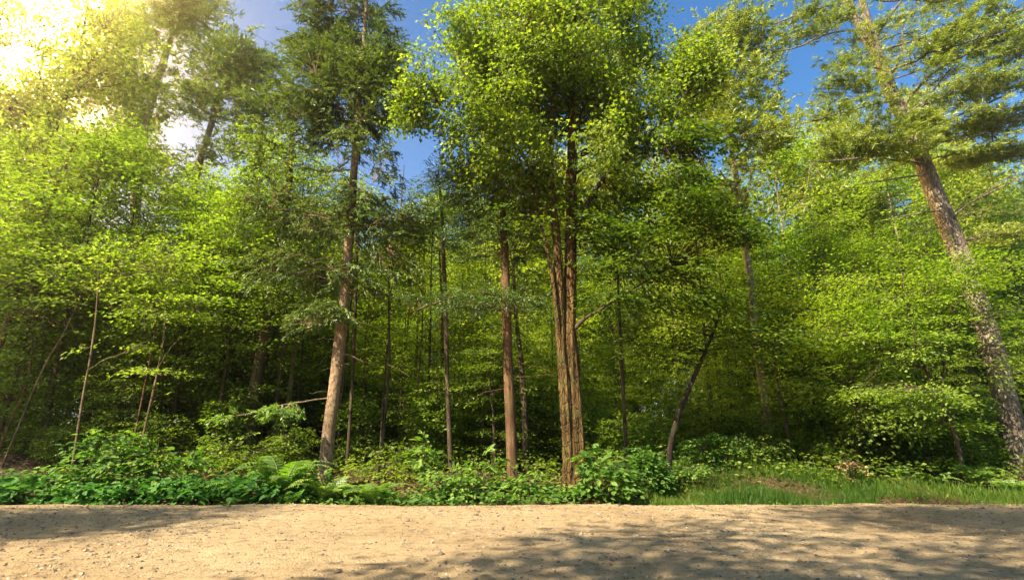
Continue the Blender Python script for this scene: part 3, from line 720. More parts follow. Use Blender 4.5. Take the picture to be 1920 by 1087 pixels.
# --- the big pine
b, tp, tr = trunk_px([(1912, 885, 56), (1898, 800, 56), (1880, 730, 55), (1862, 660, 53), (1838, 580, 50), (1812, 510, 48), (1785, 440, 46), (1752, 360, 42), (1722, 285, 38), (1692, 215, 34), (1664, 160, 30), (1638, 100, 22), (1612, 50, 18), (1585, -10, 14), (1555, -90, 9), (1530, -170, 5)], 13.2, ws=.9)
_, t2, r2 = trunk_px([(1684, 200, 22, 13.2), (1662, 140, 21, 13.1), (1642, 85, 19, 13.0), (1624, 30, 16, 12.9), (1604, -40, 12, 12.8), (1580, -130, 7, 12.7)], 13.2, base=b, ws=.98)
root = thing('pine_tree', 'huge white pine with grey scaly trunk leaning in, forked high up', 'tree', b)
fl = [limb_px(q, b) for q in [
    [(1690, 205, 9, 13.2), (1745, 140, 8, 12.8), (1820, 95, 6, 12.2), (1890, 30, 4, 11.8), (1940, -10, 3, 11.6)],
    [(1696, 215, 9, 13.2), (1770, 185, 8, 12.8), (1850, 155, 6, 12.2), (1940, 125, 4, 11.8)],
    [(1720, 265, 8, 13.2), (1780, 225, 7, 12.9), (1850, 195, 6, 12.5), (1940, 150, 4, 12.2)],
    [(1672, 190, 7, 13.1), (1620, 200, 6, 12.6), (1550, 220, 5, 12.2), (1470, 240, 3, 12.0), (1400, 258, 2, 11.9)],
    [(1712, 268, 7, 13.1), (1650, 290, 6, 12.5), (1580, 300, 4, 12.1), (1520, 304, 3, 11.9)],
    [(1745, 325, 6, 13.1), (1680, 335, 5, 12.5), (1610, 345, 3, 12.1)],
    [(1640, 55, 7, 13), (1560, 62, 5, 12.6), (1490, 90, 4, 12.3), (1440, 97, 2, 12.1)],
    [(1605, 0, 6, 13), (1520, 20, 5, 12.6), (1450, 45, 3, 12.3)],
    [(1640, 75, 8, 13), (1668, 30, 7, 12.7), (1700, -10, 6, 12.4), (1740, -60, 4, 12.2)],
    [(1670, 140, 8, 13.1), (1692, 95, 7, 12.8), (1692, 50, 5, 12.6), (1700, 35, 4, 12.5)],
    [(1770, 410, 6, 13.2), (1820, 380, 5, 12.9), (1880, 350, 4, 12.5), (1940, 320, 3, 12.2)],
    [(1735, 320, 6, 13.2), (1745, 275, 6, 12.9), (1790, 262, 4, 12.6), (1860, 250, 3, 12.4)],
    [(1778, 420, 6, 13.2), (1800, 395, 5, 12.8), (1850, 360, 4, 12.5), (1900, 325, 3, 12.3)],
    [(1765, 395, 5, 13.1), (1720, 400, 4, 12.6), (1670, 410, 3, 12.3)],
    [(1700, 240, 6, 13.1), (1790, 120, 5, 12.3), (1870, 60, 4, 11.9), (1900, 15, 3, 11.7)]]]
ells = [E(1800, 50, 90, 26, 12.4, 1.0, .8, b), E(1880, 90, 60, 22, 12, .9, .45, b), E(1760, 110, 70, 18, 12.4, .8, .4, b), E(1850, 165, 100, 18, 12.2, 1.0, .8, b), E(1540, 30, 80, 18, 12.5, .9, .6, b), E(1560, 92, 80, 15, 12.5, .9, .5, b), E(1600, 150, 60, 15, 12.6, .9, .3, b),
        E(1590, 225, 110, 16, 12.3, 1.1, .7, b), E(1640, 275, 110, 17, 12.5, 1.1, .7, b), E(1840, 225, 90, 18, 12.6, 1.0, .6, b), E(1860, 290, 90, 18, 12.7, 1.1, .6, b), E(1630, 330, 110, 15, 12.4, 1.1, .6, b), E(1895, 350, 60, 18, 12.6, .9, .4, b), E(1770, -20, 120, 30, 13, 1.2, .6, b), E(1640, 405, 80, 15, 12.6, .9, .4, b), E(1700, -90, 200, 60, 13, 1.5, .6, b), E(1470, 245, 70, 10, 12.0, .7, .2, b), E(1715, 232, 40, 20, 12.4, .4, .22, b), E(1900, 430, 45, 16, 12.6, .8, .3, b), E(1560, 380, 90, 14, 12.2, 1, .35, b), E(1660, 60, 40, 30, 13, .6, .15, b)]
rng = np.random.RandomState(9)
build_tree(root, [(tp, tr), (t2, r2)], ells, 'tuft', (B_pine, M_pine), 61, n_clumps=1080, n_limbs=26, slope=.05, rise=-.03, limb_scale=.9, sides=22, layer=.75, gap=.22, gs=1.5, crown_z=5.0, fixed_limbs=fl,
           fol=dict(size=.66, leaf=.125, n=20, width=.12, tint0=.5, tvar=.3), rough=.05, ring=.1, rs=(8, 2.5), dead=twig_dead(resample(tp, 60), 14, rng, 3.0, 8.5, .2, 1.6, .008))

# --- layered beech in front of the pine
bare_stem('beech_tree', 'light green beech with layered sprays in front of the pine trunk', [(1806, 880, 15), (1790, 815, 14), (1760, 740, 12), (1735, 690, 11), (1715, 640, 9), (1700, 570, 6), (1690, 500, 4)], 11.9, B_dark, 71,
          [(1700, 560, 170, 45, 11.9, 1.3, 1.6), (1800, 510, 120, 26, 12, 1.2, 1.0), (1640, 490, 120, 30, 11.9, 1, .7), (1915, 600, 50, 50, 11.6, .8, .6), (1750, 590, 60, 35, 11.6, .8, .4), (1730, 650, 160, 40, 11.6, 1.2, 1.2), (1620, 620, 110, 40, 11.8, 1, .9), (1720, 745, 130, 18, 11.0, .6, .8), (1870, 690, 60, 50, 11.4, .7, .4)], 720, 'spray', M_beech, limbs=42, leaf=.085, size=.8, slope=.3, nl=24, tint0=.72, flat=.16, droop=.08, layer=.42,
          fixed=[[(1765, 750, 8, 11.9), (1770, 690, 7, 11.7), (1775, 620, 6, 11.5), (1800, 560, 4, 11.4), (1820, 520, 3, 11.3)], [(1722, 665, 6, 11.9), (1690, 640, 5, 11.6), (1650, 630, 3, 11.4)]])
bare_stem('beech_tree', 'darker beech filling the shade low beside the big pine trunk', [(1600, 885, 11), (1610, 800, 10), (1600, 720, 8), (1590, 640, 5)], 13.2, B_dark, 72,
          [(1590, 640, 130, 50, 13.2, 1.2, 1.1), (1570, 720, 130, 40, 12.8, 1.1, 1.0), (1680, 780, 120, 35, 12.6, 1, .8), (1770, 785, 60, 40, 12.7, .8, .5), (1560, 560, 110, 50, 13.4, 1.2, .9)], 520, 'spray', M_beech, limbs=26, leaf=.10, size=.78, slope=.2, nl=19, tint0=.5, flat=.18, droop=.1, layer=.45)

# --- left hand side
bare_stem('sapling', 'pale thin sapling stem rising from the leafy bush at the left', [(147, 800, 10), (158, 730, 9), (168, 680, 9), (174, 640, 8), (180, 590, 6), (186, 500, 4)], 11.6, B_sap, 81, [(190, 500, 120, 60, 11.6, 1.1, 1), (210, 640, 90, 12, 11.3, .6, .3)], 130, ws=.58, layer=.4, limbs=9, tint0=.55, cz=2.2)
bare_stem('sapling', 'pale thin sapling with a forked top right of the first pale stem', [(270, 810, 9), (285, 745, 9), (297, 690, 8), (306, 640, 7), (309, 600, 5), (312, 520, 3)], 11.7, B_sap, 82, [(330, 575, 120, 22, 11.4, .9, 1.0), (300, 500, 110, 50, 11.7, 1, .9), (290, 700, 80, 10, 11.2, .5, .3)], 150, ws=.58, layer=.4, limbs=9, tint0=.62, cz=2.2,
          fixed=[[(300, 685, 5, 11.7), (318, 655, 4, 11.6), (338, 632, 2, 11.5)]])
bare_stem('sapling', 'thin brown sapling just left of the forked pale one', [(258, 790, 7), (272, 720, 7), (284, 660, 6), (292, 610, 5), (300, 520, 3)], 12.8, B_red, 83, [(290, 490, 110, 60, 12.8, 1, 1)], 80, ws=.58, layer=.4, limbs=6, cz=2.4)
bare_stem('sapling', 'crooked pale sapling leaning right in the dark wood at far left', [(45, 775, 8), (70, 715, 8), (95, 665, 7), (118, 628, 5), (150, 560, 3)], 12.4, B_sap, 84, [(150, 500, 120, 60, 12.4, 1, 1), (60, 560, 90, 50, 12.4, 1, .6)], 110, ws=.58, layer=.4, limbs=7, cz=2.4)
bare_stem('sapling', 'dim crooked stem crossing behind the leaning pale sapling', [(20, 790, 9), (50, 720, 8), (60, 660, 7), (62, 600, 5), (70, 500, 3)], 13.0, B_red, 85, [(60, 490, 120, 60, 13, 1, 1)], 90, ws=.58, layer=.4, limbs=6, cz=2.4)
bare_stem('slanted_tree', 'brown trunk slanting up to the right at the far left edge', [(-20, 700, 20), (4, 635, 19), (30, 560, 18), (55, 490, 17), (78, 430, 14), (110, 340, 11), (150, 240, 7)], 13.5, B_red, 86,
          [(60, 380, 140, 90, 13.5, 1.5, 1.5), (150, 300, 120, 80, 13.5, 1.4, 1), (30, 500, 100, 60, 13.2, 1.2, .7)], 380, limbs=22, tint0=.6, cz=4)
bare_stem('broad_tree', 'dark limbed tree standing in the glare under the sun', [(60, 560, 28), (68, 420, 26), (80, 320, 24), (98, 250, 20), (125, 180, 15), (150, 100, 10), (165, 0, 6)], 15.5, B_dark, 87,
          [(110, 210, 160, 100, 15.5, 1.8, 1.3), (60, 80, 150, 80, 15.5, 1.8, .8), (200, 140, 110, 70, 15.5, 1.5, .9), (40, 330, 120, 70, 15.5, 1.5, .9), (190, 270, 110, 60, 15.5, 1.4, .8), (0, 180, 90, 90, 15.5, 1.4, .9), (180, 40, 90, 60, 15.5, 1.4, .6), (20, 60, 80, 60, 15.5, 1.4, .6)], 1900, 'ball', M_maple, limbs=30, leaf=.13, size=.6, nl=13, tint0=.55, cz=5,
          fixed=[[(90, 280, 12, 15.5), (60, 230, 8, 15.2), (30, 190, 6, 15), (0, 160, 4, 14.8)], [(100, 260, 10, 15.5), (85, 190, 8, 15.2), (70, 120, 6, 15), (50, 60, 3, 14.8)]])
bare_stem('tall_pine', 'tall pale trunked pine rising into the sky at upper left', [(240, 620, 26), (252, 420, 25), (262, 300, 24), (276, 220, 22), (296, 150, 20), (318, 80, 16), (340, 10, 12), (360, -80, 7), (375, -160, 4)], 20.0, B_pale, 88,
          [(360, 40, 75, 50, 20, 1.6, 1.2), (300, 120, 80, 60, 20, 1.6, .6), (240, 180, 80, 60, 20, 1.6, .8), (330, -60, 90, 60, 20, 1.8, .8), (230, 60, 60, 60, 20, 1.5, .5), (300, 330, 90, 60, 20, 1.8, .6)], 760, 'tuft', M_pine, limbs=30, leaf=.2, size=1.0, nl=11, cz=6, slope=.25, tint0=.6)
bare_stem('tall_pine', 'second pale trunked pine showing against blue sky left of the spruce', [(345, 620, 24), (352, 420, 22), (372, 315, 19), (388, 260, 17), (402, 215, 14), (418, 150, 10), (430, 80, 6)], 19.0, B_pale, 89,
          [(420, 130, 80, 50, 19, 1.5, 1), (470, 100, 60, 40, 19, 1.3, .7), (380, 200, 60, 30, 19, 1.3, .35), (480, 200, 70, 70, 19, 1.3, .8), (440, 290, 70, 40, 19, 1.4, .4)], 480, 'tuft', M_pine, limbs=26, leaf=.2, size=.9, nl=11, cz=6, slope=.2, tint0=.5)
bare_stem('oak_tree', 'stout dark trunk in the shade left of the spruce', [(468, 850, 30), (474, 760, 28), (484, 690, 27), (496, 630, 26), (510, 560, 25), (522, 490, 23), (534, 410, 20), (545, 300, 15), (552, 180, 9)], 14.0, B_dark, 90,
          [(500, 380, 110, 80, 14, 1.5, 1), (450, 470, 100, 60, 14, 1.4, .8), (560, 480, 90, 60, 14, 1.4, .7), (540, 560, 80, 40, 13.6, 1, .5), (520, 300, 90, 60, 14, 1.5, .6)], 430, 'spray', M_under, limbs=24, leaf=.11, size=.65, nl=15, tint0=.7, cz=3, sides=14)
bare_stem('slim_tree', 'grey slim trunk between the stout dark trunk and the spruce', [(535, 790, 12), (545, 720, 12), (553, 650, 11), (558, 600, 10), (562, 500, 7), (568, 420, 4)], 15.5, B_pale, 91, [(570, 450, 80, 60, 15.5, 1, 1)], 80, limbs=6)
# ------------------------------------------------------------------ wood behind: a few trees, copied
def proto(name, seed, H, r, ells, style, mats, n, limbs, cz, lean=.03, **kw):
    rng = np.random.RandomState(seed)
    root = thing(name, name.replace('_', ' '), 'tree', (0, 0, 0))
    k = np.linspace(0, 1, 7)
    pts = np.stack([np.cumsum(rng.normal(size=7) * lean * H * .12), np.cumsum(rng.normal(size=7) * lean * H * .12), k * H], -1)
    pts[0] = (0, 0, -.4); pts[1, 2] = .12 * H
    fol = kw.pop('fol')
    build_tree(root, [(pts, np.linspace(r, r * .12, 7))], ells, style, mats, seed, n_clumps=n, n_limbs=limbs, limb_parts=False, sides=8, crown_z=cz, ring=.5, fol=fol, twig_every=2, **kw)
    return root
def cone(H, z0, R, n=6, w=1.0, sq=.5):
    return [((0, 0, z0 + (H - z0) * (i + .5) / n), np.array([R * (1 - (i / n)) ** .7 + .2, R * (1 - (i / n)) ** .7 + .2, (H - z0) / n * .75]), w * (1.25 - i / n)) for i in range(n)]
def arr(l): return [(np.array(a, float), np.array(b, float), c) for a, b, c in l]
protos = {}
protos['under'] = [
    proto('understory_tree', 101, 7.0, .05, arr([((0, 0, 1.6), (1.5, 1.5, .9), .8), ((.3, 0, 3.2), (1.9, 1.9, 1.2), 1.3), ((-.2, .2, 5), (1.7, 1.7, 1.2), 1.1), ((0, 0, 6.6), (1, 1, .8), .4)]), 'spray', (B_dark, M_under), 430, 34, .5, fol=dict(size=.78, leaf=.105, n=20, flat=.2, droop=.1, tint0=.5), slope=.3, gap=.15, layer=.62, gs=1.6),
    proto('understory_tree', 102, 8.5, .06, arr([((0, .2, 2.2), (1.4, 1.4, 1), .7), ((-.4, 0, 4.2), (2, 2, 1.3), 1.3), ((.3, .2, 6.2), (1.8, 1.8, 1.3), 1.1), ((0, 0, 8), (1, 1, .9), .4)]), 'spray', (B_dark, M_beech), 470, 36, .8, fol=dict(size=.8, leaf=.105, n=20, flat=.2, droop=.1, tint0=.55), slope=.35, gap=.15, layer=.62, gs=1.6),
    proto('understory_tree', 103, 5.0, .035, arr([((0, 0, 1.1), (1.3, 1.3, .8), .9), ((.2, 0, 2.6), (1.6, 1.6, 1), 1.2), ((0, 0, 4.2), (1.2, 1.2, .9), .8)]), 'spray', (B_dark, M_under), 430, 28, .3, fol=dict(size=.62, leaf=.095, n=18, tint0=.55, flat=.2, droop=.1), layer=.5, slope=.25, gap=.1, gs=1.8),
    proto('understory_tree', 104, 7.5, .05, arr([((0, .2, 2.0), (1.5, 1.5, .9), .8), ((-.3, 0, 3.8), (1.8, 1.8, 1.2), 1.2), ((.3, .1, 5.6), (1.6, 1.6, 1.2), 1.1), ((0, 0, 7.1), (1, 1, .8), .5)]), 'spray', (B_dark, M_under_sunlit), 260, 30, .8, fol=dict(size=.8, leaf=.105, n=18, tint0=.55, flat=.28, droop=.1), slope=.35, gap=.2, gs=1.5, layer=.55)]
protos['broad'] = [
    proto('broadleaf_tree', 111, 15, .15, arr([((0, 0, 5.5), (2.4, 2.4, 1.5), .8), ((.5, 0, 8), (3, 3, 2), 1.4), ((-.5, .3, 10.8), (2.8, 2.8, 2), 1.3), ((0, 0, 13.6), (2, 2, 1.8), .8)]), 'ball', (B_dark, M_maple), 1100, 40, 3.5, fol=dict(size=.85, leaf=.155, n=15, tint0=.55), slope=.5, gap=.1, gs=1.0),
    proto('broadleaf_tree', 112, 13, .12, arr([((0, 0, 4), (2, 2, 1.3), .7), ((-.5, 0, 6.5), (2.6, 2.6, 1.8), 1.3), ((.5, .3, 9), (2.5, 2.5, 1.8), 1.2), ((0, 0, 11.8), (1.6, 1.6, 1.5), .7)]), 'spray', (B_pale, M_beech), 1050, 40, 2.5, fol=dict(size=.9, leaf=.14, n=16, tint0=.65), slope=.45, gap=.1, gs=1.0)]
protos['conif'] = [
    proto('hemlock_tree', 121, 17, .17, arr(cone(17, 3, 2.6, 7)), 'needle', (B_dark, M_hemlock), 900, 60, 2.5, fol=dict(size=1.05, leaf=.12, n=9, width=.34, tint0=.5, droop=.25), slope=-.05, gap=.08, gs=1.1),
    proto('pine_tree', 122, 19, .19, arr(cone(19, 6, 2.8, 6)), 'tuft', (B_pale, M_pine), 900, 50, 5, fol=dict(size=1.1, leaf=.24, n=11, width=.13, tint0=.6), slope=.1, gap=.12, gs=1.0)]

protos['pole'] = [
    proto('slender_tree', 141, 9.0, .05, arr([((0, 0, 6.3), (1.3, 1.3, .9), 1), ((.2, 0, 8), (1.3, 1.3, .9), 1), ((0, 0, 4), (1.1, 1.1, .5), .35)]), 'spray', (B_dark, M_under), 150, 22, 3.2, lean=.05, fol=dict(size=.55, leaf=.105, n=13, tint0=.65), slope=.3, gap=.05, gs=1.6),
    proto('slender_tree', 142, 7.5, .038, arr([((0, 0, 4.8), (1.2, 1.2, .8), 1), ((-.2, 0, 6.6), (1.3, 1.3, .9), 1), ((.2, .1, 2.8), (1, 1, .4), .3)]), 'spray', (B_red, M_beech), 130, 20, 2.4, lean=.07, fol=dict(size=.55, leaf=.10, n=13, tint0=.65), slope=.35, gap=.05, gs=1.6)]
protos['shrub'] = [
    proto('forest_shrub', 131, 1.6, .02, arr([((0, 0, .55), (.9, .9, .5), 1), ((.2, 0, 1.2), (.8, .8, .5), .8)]), 'spray', (B_dark, M_under), 230, 16, .1, fol=dict(size=.42, leaf=.10, n=12, tint0=.45), slope=.3, gap=-.1, gs=2.5),
    proto('forest_shrub', 132, 1.9, .02, arr([((0, 0, .5), (.7, .7, .45), 1), ((-.1, .1, 1.3), (.75, .75, .6), 1)]), 'spray', (B_dark, M_beech), 230, 16, .1, fol=dict(size=.42, leaf=.095, n=12, tint0=.5), slope=.4, gap=-.1, gs=2.5)]
LBL = {'pole': ('slender bare stemmed trees inside the wood', 'slender tree with bare dark stem and leaves only near its top', 'tree'), 'shrub': ('waist high shrubs between the trunks', 'waist high leafy shrub growing between the trunks', 'shrub'), 'under': ('leafy young trees packed into the wood', 'slender young tree with layered leafy sprays deep in the wood', 'tree'),
       'broad': ('tall leafy trees at the back of the wood', 'tall leafy tree standing at the back of the wood', 'tree'),
       'conif': ('tall conifers at the back of the wood', 'tall dark conifer standing at the back of the wood', 'tree')}
used = set()
def place(kind, i, x, y, s=1.0, rz=0.0, label=None, group=None):
    p = protos[kind][i]
    o = p if p.name not in used else copy_tree(p)
    used.add(p.name); 
    o.location = (x, y, gz(x, y)); o.rotation_euler = (0, 0, rz); o.scale = (s, s, s * (0.94 + .12 * ((i * 7 + int(abs(x) * 10)) % 10) / 10))
    g, l, c = LBL[kind]
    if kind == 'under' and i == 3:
        g, l = 'young trees with sunlight painted into their leaves in the middle of the wood', 'young tree with sunlight painted into its pale leaves in the middle of the wood'
    tag(o, label or l, c, group or g)
    return o
rng = np.random.RandomState(2024)
spots = []
def scatter(kind, n, x0f, x1f, y0, y1, dmin, smin, smax, which):
    got = 0; tries = 0
    rng = np.random.RandomState(int(n * 1000 + y0 * 37 + y1 * 11 + (x0f + 2) * 113) % 99991)
    while got < n and tries < n * 60:
        tries += 1
        y = rng.uniform(y0, y1); x = rng.uniform(x0f, x1f) * y
        if any((x - a) ** 2 + (y - b_) ** 2 < dmin ** 2 and k == kind for a, b_, k in spots): continue
        spots.append((x, y, kind)); got += 1
        place(kind, which[rng.randint(len(which))], x, y, rng.uniform(smin, smax), rng.uniform(0, 6.28))
scatter('under', 22, -1.05, -.45, 13.6, 18, 1.2, .85, 1.2, [0, 1])
scatter('under', 16, .40, 1.05, 15.4, 19, 1.3, .7, 1.05, [0, 1, 2])
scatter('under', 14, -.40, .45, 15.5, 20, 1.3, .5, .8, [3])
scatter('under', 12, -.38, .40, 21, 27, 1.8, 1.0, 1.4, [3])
scatter('pole', 26, -.62, .5, 13.6, 20, .7, .75, 1.1, [0, 1])
scatter('pole', 22, -1.0, 1.0, 14.5, 26, .9, .8, 1.15, [0, 1])
scatter('under', 66, -1.1, 1.1, 20, 33, 1.4, .8, 1.25, [0, 1, 2])
scatter('broad', 30, -1.1, 1.1, 23, 34, 2.2, .65, 1.0, [0, 1])
scatter('conif', 14, -1.1, 1.1, 24, 36, 3.0, .7, .95, [0, 1])
scatter('broad', 34, -1.1, 1.1, 34, 48, 2.4, .8, 1.1, [0, 1])
scatter('shrub', 34, -.30, 1.05, 13.0, 17, .7, .6, 1.1, [0, 1])
scatter('shrub', 80, -1.05, 1.05, 17, 32, .9, 1.0, 1.9, [0, 1])
scatter('shrub', 12, -1.0, -.30, 12.9, 15.5, 1.0, .6, 1.0, [0, 1])
scatter('under', 15, -.22, .98, 12.9, 15.8, .9, .42, .72, [2])
scatter('under', 6, -1.0, -.48, 13.8, 16, 1.0, .5, .75, [2])
scatter('under', 34, -1.1, 1.1, 33, 46, 1.6, .9, 1.4, [0, 1, 2])
for k, q, px, Y, s_, a in [('broad', 1, 1490, 20, 1.0, .3), ('broad', 0, 1565, 22, .95, 1.3), ('conif', 1, 1640, 21, .78, 2.0), ('broad', 1, 1720, 19, .88, 2.2), ('broad', 0, 1880, 19, .78, 3.1), ('broad', 1, 1810, 24, 1.15, 4.0), ('conif', 0, 560, 21, .75, 1.0), ('broad', 1, 640, 25, .95, 2.0), ('broad', 0, 1270, 24, .9, 5.2), ('broad', 1, 1390, 26, .95, .9), ('conif', 0, 1930, 18, .6, 2.5)]:
    place(k, q, P(px, 600, Y)[0], Y, s_, a)
# trees on the near side of the road, beside and behind the viewer
for i, (k, q, x, y, s_, a) in enumerate([('broad', 0, -13.2, .8, .85, .4), ('broad', 1, -22, 2.6, 1.4, 2.0), ('broad', 0, -27, 4.5, 1.35, 2.6), ('broad', 1, -5.2, -3.8, 1.4, 1.0), ('broad', 0, -1.5, -5.5, 1.4, 3.0), ('broad', 1, 3.5, -9, 1.4, 4.2), ('broad', 0, 14, -8, 1.0, .2)]):
    place(k, q, x, y, s_, a, 'leafy tree on the near side of the road, outside the photo', 'trees on the near side of the road')

# ------------------------------------------------------------------ plants by the road
def bush(px, py, Y, w, h, label, seed, mat, n=60, leaf=.13, tmpl=None, name='leafy_bush', stems=7, nl=12, group=None, tint0=.5, dz=.5, style='spray', size=.4, cat='bush', flat=.35):
    """px, py: foot in the photo; w, h in metres"""
    b = P(px, py, Y); b[2] = gz(b[0], b[1])
    root = thing(name, label, cat, b, group)
    rng = np.random.RandomState(seed)
    c = in_ellipsoids([(np.array([0, 0, h * .55]), np.array([w / 2, dz, h * .48]), 1.0)], n, rng, -.1, 2.5, seed)
    c = c[c[:, 2] > .04]
    sm = Mesh(); tops = []
    for i in range(stems):
        t = np.array([rng.uniform(-.42, .42) * w, rng.uniform(-.6, .6) * dz, h * rng.uniform(.55, .95)])
        p = bezier(np.array([t[0] * .15, t[1] * .15, -.05]), np.array([t[0] * .35, t[1] * .35, t[2] * .7]), t, 9)
        tube(sm, p, np.linspace(.009, .003, 9), 5, 0, cap=False); tops.append(p)
    A = np.concatenate(tops)
    k = np.linalg.norm(c[:, None] - A[None], axis=2).argmin(1); att = A[k]
    for i in range(len(c)):
        tube(sm, bezier(att[i], (att[i] + c[i]) / 2 + UP * .03, c[i], 4), np.linspace(.0035, .002, 4), 3, 0, cap=False)
    sm.obj('stem', [B_dark], root)
    lm = Mesh()
    out = nrm(c - att) + nrm(c * np.array([1, 1, .3])) * .8 + np.array([0, -.35, 0]) + rng.normal(size=c.shape) * .3
    foliage(lm, c, out, style, rng, size=size, leaf=leaf, n=nl, tmpl=tmpl or T_oval(), tint0=tint0, flat=flat, droop=.25)
    lm.obj('foliage', [mat], root)
    return root

bush(285, 925, 10.5, 2.1, 1.25, 'wide bush of oval leaves below the pale saplings', 201, M_bush, n=78, leaf=.125, dz=.5, nl=11, size=.44, flat=.22)
bush(185, 935, 10.6, 1.5, 1.35, 'bush with long leafy tips reaching up at the left', 202, M_bush, n=44, leaf=.125, nl=10, size=.44, flat=.22)
bush(100, 940, 10.5, 1.9, .75, 'low loose bush in front of the brown leaf bank', 203, M_bush, n=46, leaf=.115, nl=11, size=.4)
bush(1130, 945, 10.1, 1.3, .95, 'bright bush of pointed leaves at the foot of the maple', 204, M_bush, n=62, leaf=.135, nl=10, size=.36, tint0=.7, dz=.4)
bush(1215, 930, 10.9, 1.2, .95, 'deep green bush just right of the bright maple foot bush', 205, M_bush, n=60, leaf=.12, nl=11, size=.38, dz=.4, tint0=.25)
bush(795, 900, 11.2, .5, 1.25, 'upright plant with big pale leaves left of the slim dark tree', 206, M_bush, n=16, leaf=.15, nl=7, size=.28, stems=3, tint0=.7, dz=.25, name='tall_plant', cat='plant')
bush(905, 915, 10.9, .75, .75, 'loose leafy plant just left of the hemlock foot', 207, M_bush, n=24, leaf=.125, nl=8, size=.3, stems=5, tint0=.6, dz=.3)
bush(985, 915, 10.7, .8, .5, 'thin arching plant between hemlock and maple', 208, M_bush, n=20, leaf=.11, nl=8, size=.3, stems=5, tint0=.55, dz=.3)
bush(840, 930, 10.4, 1.1, .55, 'round leafy plant on the road edge under the slim dark tree', 209, M_bush, n=42, leaf=.11, nl=10, size=.32, tint0=.62, dz=.35)
bush(1600, 905, 11.2, .5, .6, 'dry yellowing plant standing on the grassy verge', 210, M_dry, n=26, leaf=.07, nl=7, size=.25, stems=7, tint0=.7, dz=.25, name='dry_plant', cat='plant')
bush(1345, 880, 11.9, 1.6, .7, 'dark green bush over the grassy mound', 211, M_bush, n=70, leaf=.07, nl=14, size=.34, tint0=.25, dz=.5, tmpl=T_diamond())
bush(1560, 880, 12.2, 1.2, .8, 'shaded bush behind the grassy verge', 212, M_under, n=50, leaf=.09, nl=12, size=.36, tint0=.5, dz=.4, tmpl=T_diamond())
bush(445, 900, 11.6, 1.5, 1.0, 'shaded bush in the dark gap left of the spruce', 213, M_under, n=60, leaf=.085, nl=12, size=.36, tint0=.45, dz=.5, tmpl=T_diamond())
bush(730, 890, 12.2, 1.8, .9, 'dark leafy bush between spruce and slim dark tree', 214, M_under, n=70, leaf=.09, nl=12, size=.38, tint0=.4, dz=.5, tmpl=T_diamond())

bush(1275, 892, 11.5, 1.2, .55, 'low dark bush at the left end of the grassy mound', 215, M_bush, n=50, leaf=.075, nl=13, size=.34, tint0=.2, dz=.45, tmpl=T_diamond())
bush(1425, 890, 12.0, 1.5, .65, 'dark bush at the foot of the pale slim tree behind the mound', 216, M_under, n=60, leaf=.08, nl=13, size=.36, tint0=.4, dz=.45, tmpl=T_diamond())
# ferns
def fern_mesh(seed, R, nf=11, steep=1.0):
    rng = np.random.RandomState(seed)
    rm_ = Mesh(); lm = Mesh()
    for i in range(nf):
        a = 6.28 * i / nf + rng.uniform(-.25, .25); Ln = R * rng.uniform(.75, 1.15)
        d = np.array([math.cos(a), math.sin(a), 0])
        h = Ln * rng.uniform(.55, .8) * steep
        p = bezier(np.zeros(3), d * Ln * .28 + UP * h * 1.15, d * Ln * .85 + UP * h * rng.uniform(.55, .85), 16)
        tube(rm_, p, np.linspace(.006, .002, 16), 4, 0, cap=False)
        q = resample(p, 26)[3:]; m = len(q)
        t = nrm(np.gradient(q, axis=0)); sd = nrm(np.cross(t, UP)); up = np.cross(sd, t)
        u = np.linspace(0, 1, m); wl = Ln * .27 * np.clip(np.minimum(.55 + 1.6 * u, 1.12 * (1 - u) ** .75 + .04), .04, 1)
        for s in (1, -1):
            ax = sd * s + t * .45 - UP * .12 + rng.normal(size=(m, 3)) * .06
            leaves(lm, q, ax, up + rng.normal(size=(m, 3)) * .12, wl, .24, np.clip(.5 + rng.normal(size=m) * .15, 0, 1), T_oval())
    return rm_.data('rachis', [M_fern]), lm.data('frond', [M_fern])
FM = [fern_mesh(301, .62, 11, 1.1), fern_mesh(302, .5, 10, .9), fern_mesh(303, .55, 9, .8)]
def fern(px, py, Y, k, s, label, rz):
    b = P(px, py, Y); b[2] = gz(b[0], b[1])
    root = thing('fern', label, 'fern', b, 'ferns along the edge of the road', rz, s)
    for nm_, me in (('stalks', FM[k][0]), ('fronds', FM[k][1])):
        o = bpy.data.objects.new(nm_, me); COL.objects.link(o); o.parent = root
for q in [(528, 935, 10.3, 0, 1.75, 'largest upright fern just left of the spruce foot', .3), (610, 938, 10.2, 1, 1.6, 'yellow green fern spreading in front of the spruce foot', 1.1),
          (445, 938, 10.3, 2, 1.35, 'fern mixed into the green leaves left of the largest fern', 2.0), (700, 940, 10.1, 2, 1.35, 'pale fern at the road edge right of the spruce', .7),
          (655, 938, 10.3, 1, 1.15, 'small fern between the spruce foot and the pale fern', 2.9), (1760, 915, 11.3, 1, 1.1, 'dark fern in the shade below the layered beech', .2),
          (1830, 905, 11.6, 0, 1.1, 'arching dark fern left of the big pine foot', 1.3), (1895, 915, 11.0, 2, 1.15, 'dark fern at the right edge before the pine', 2.2),
          (1690, 908, 11.7, 2, 1.0, 'half hidden fern behind the dry plant', 1.9), (380, 925, 10.7, 1, 1.0, 'fern under the right end of the wide bush', .9)]:
    fern(*q)

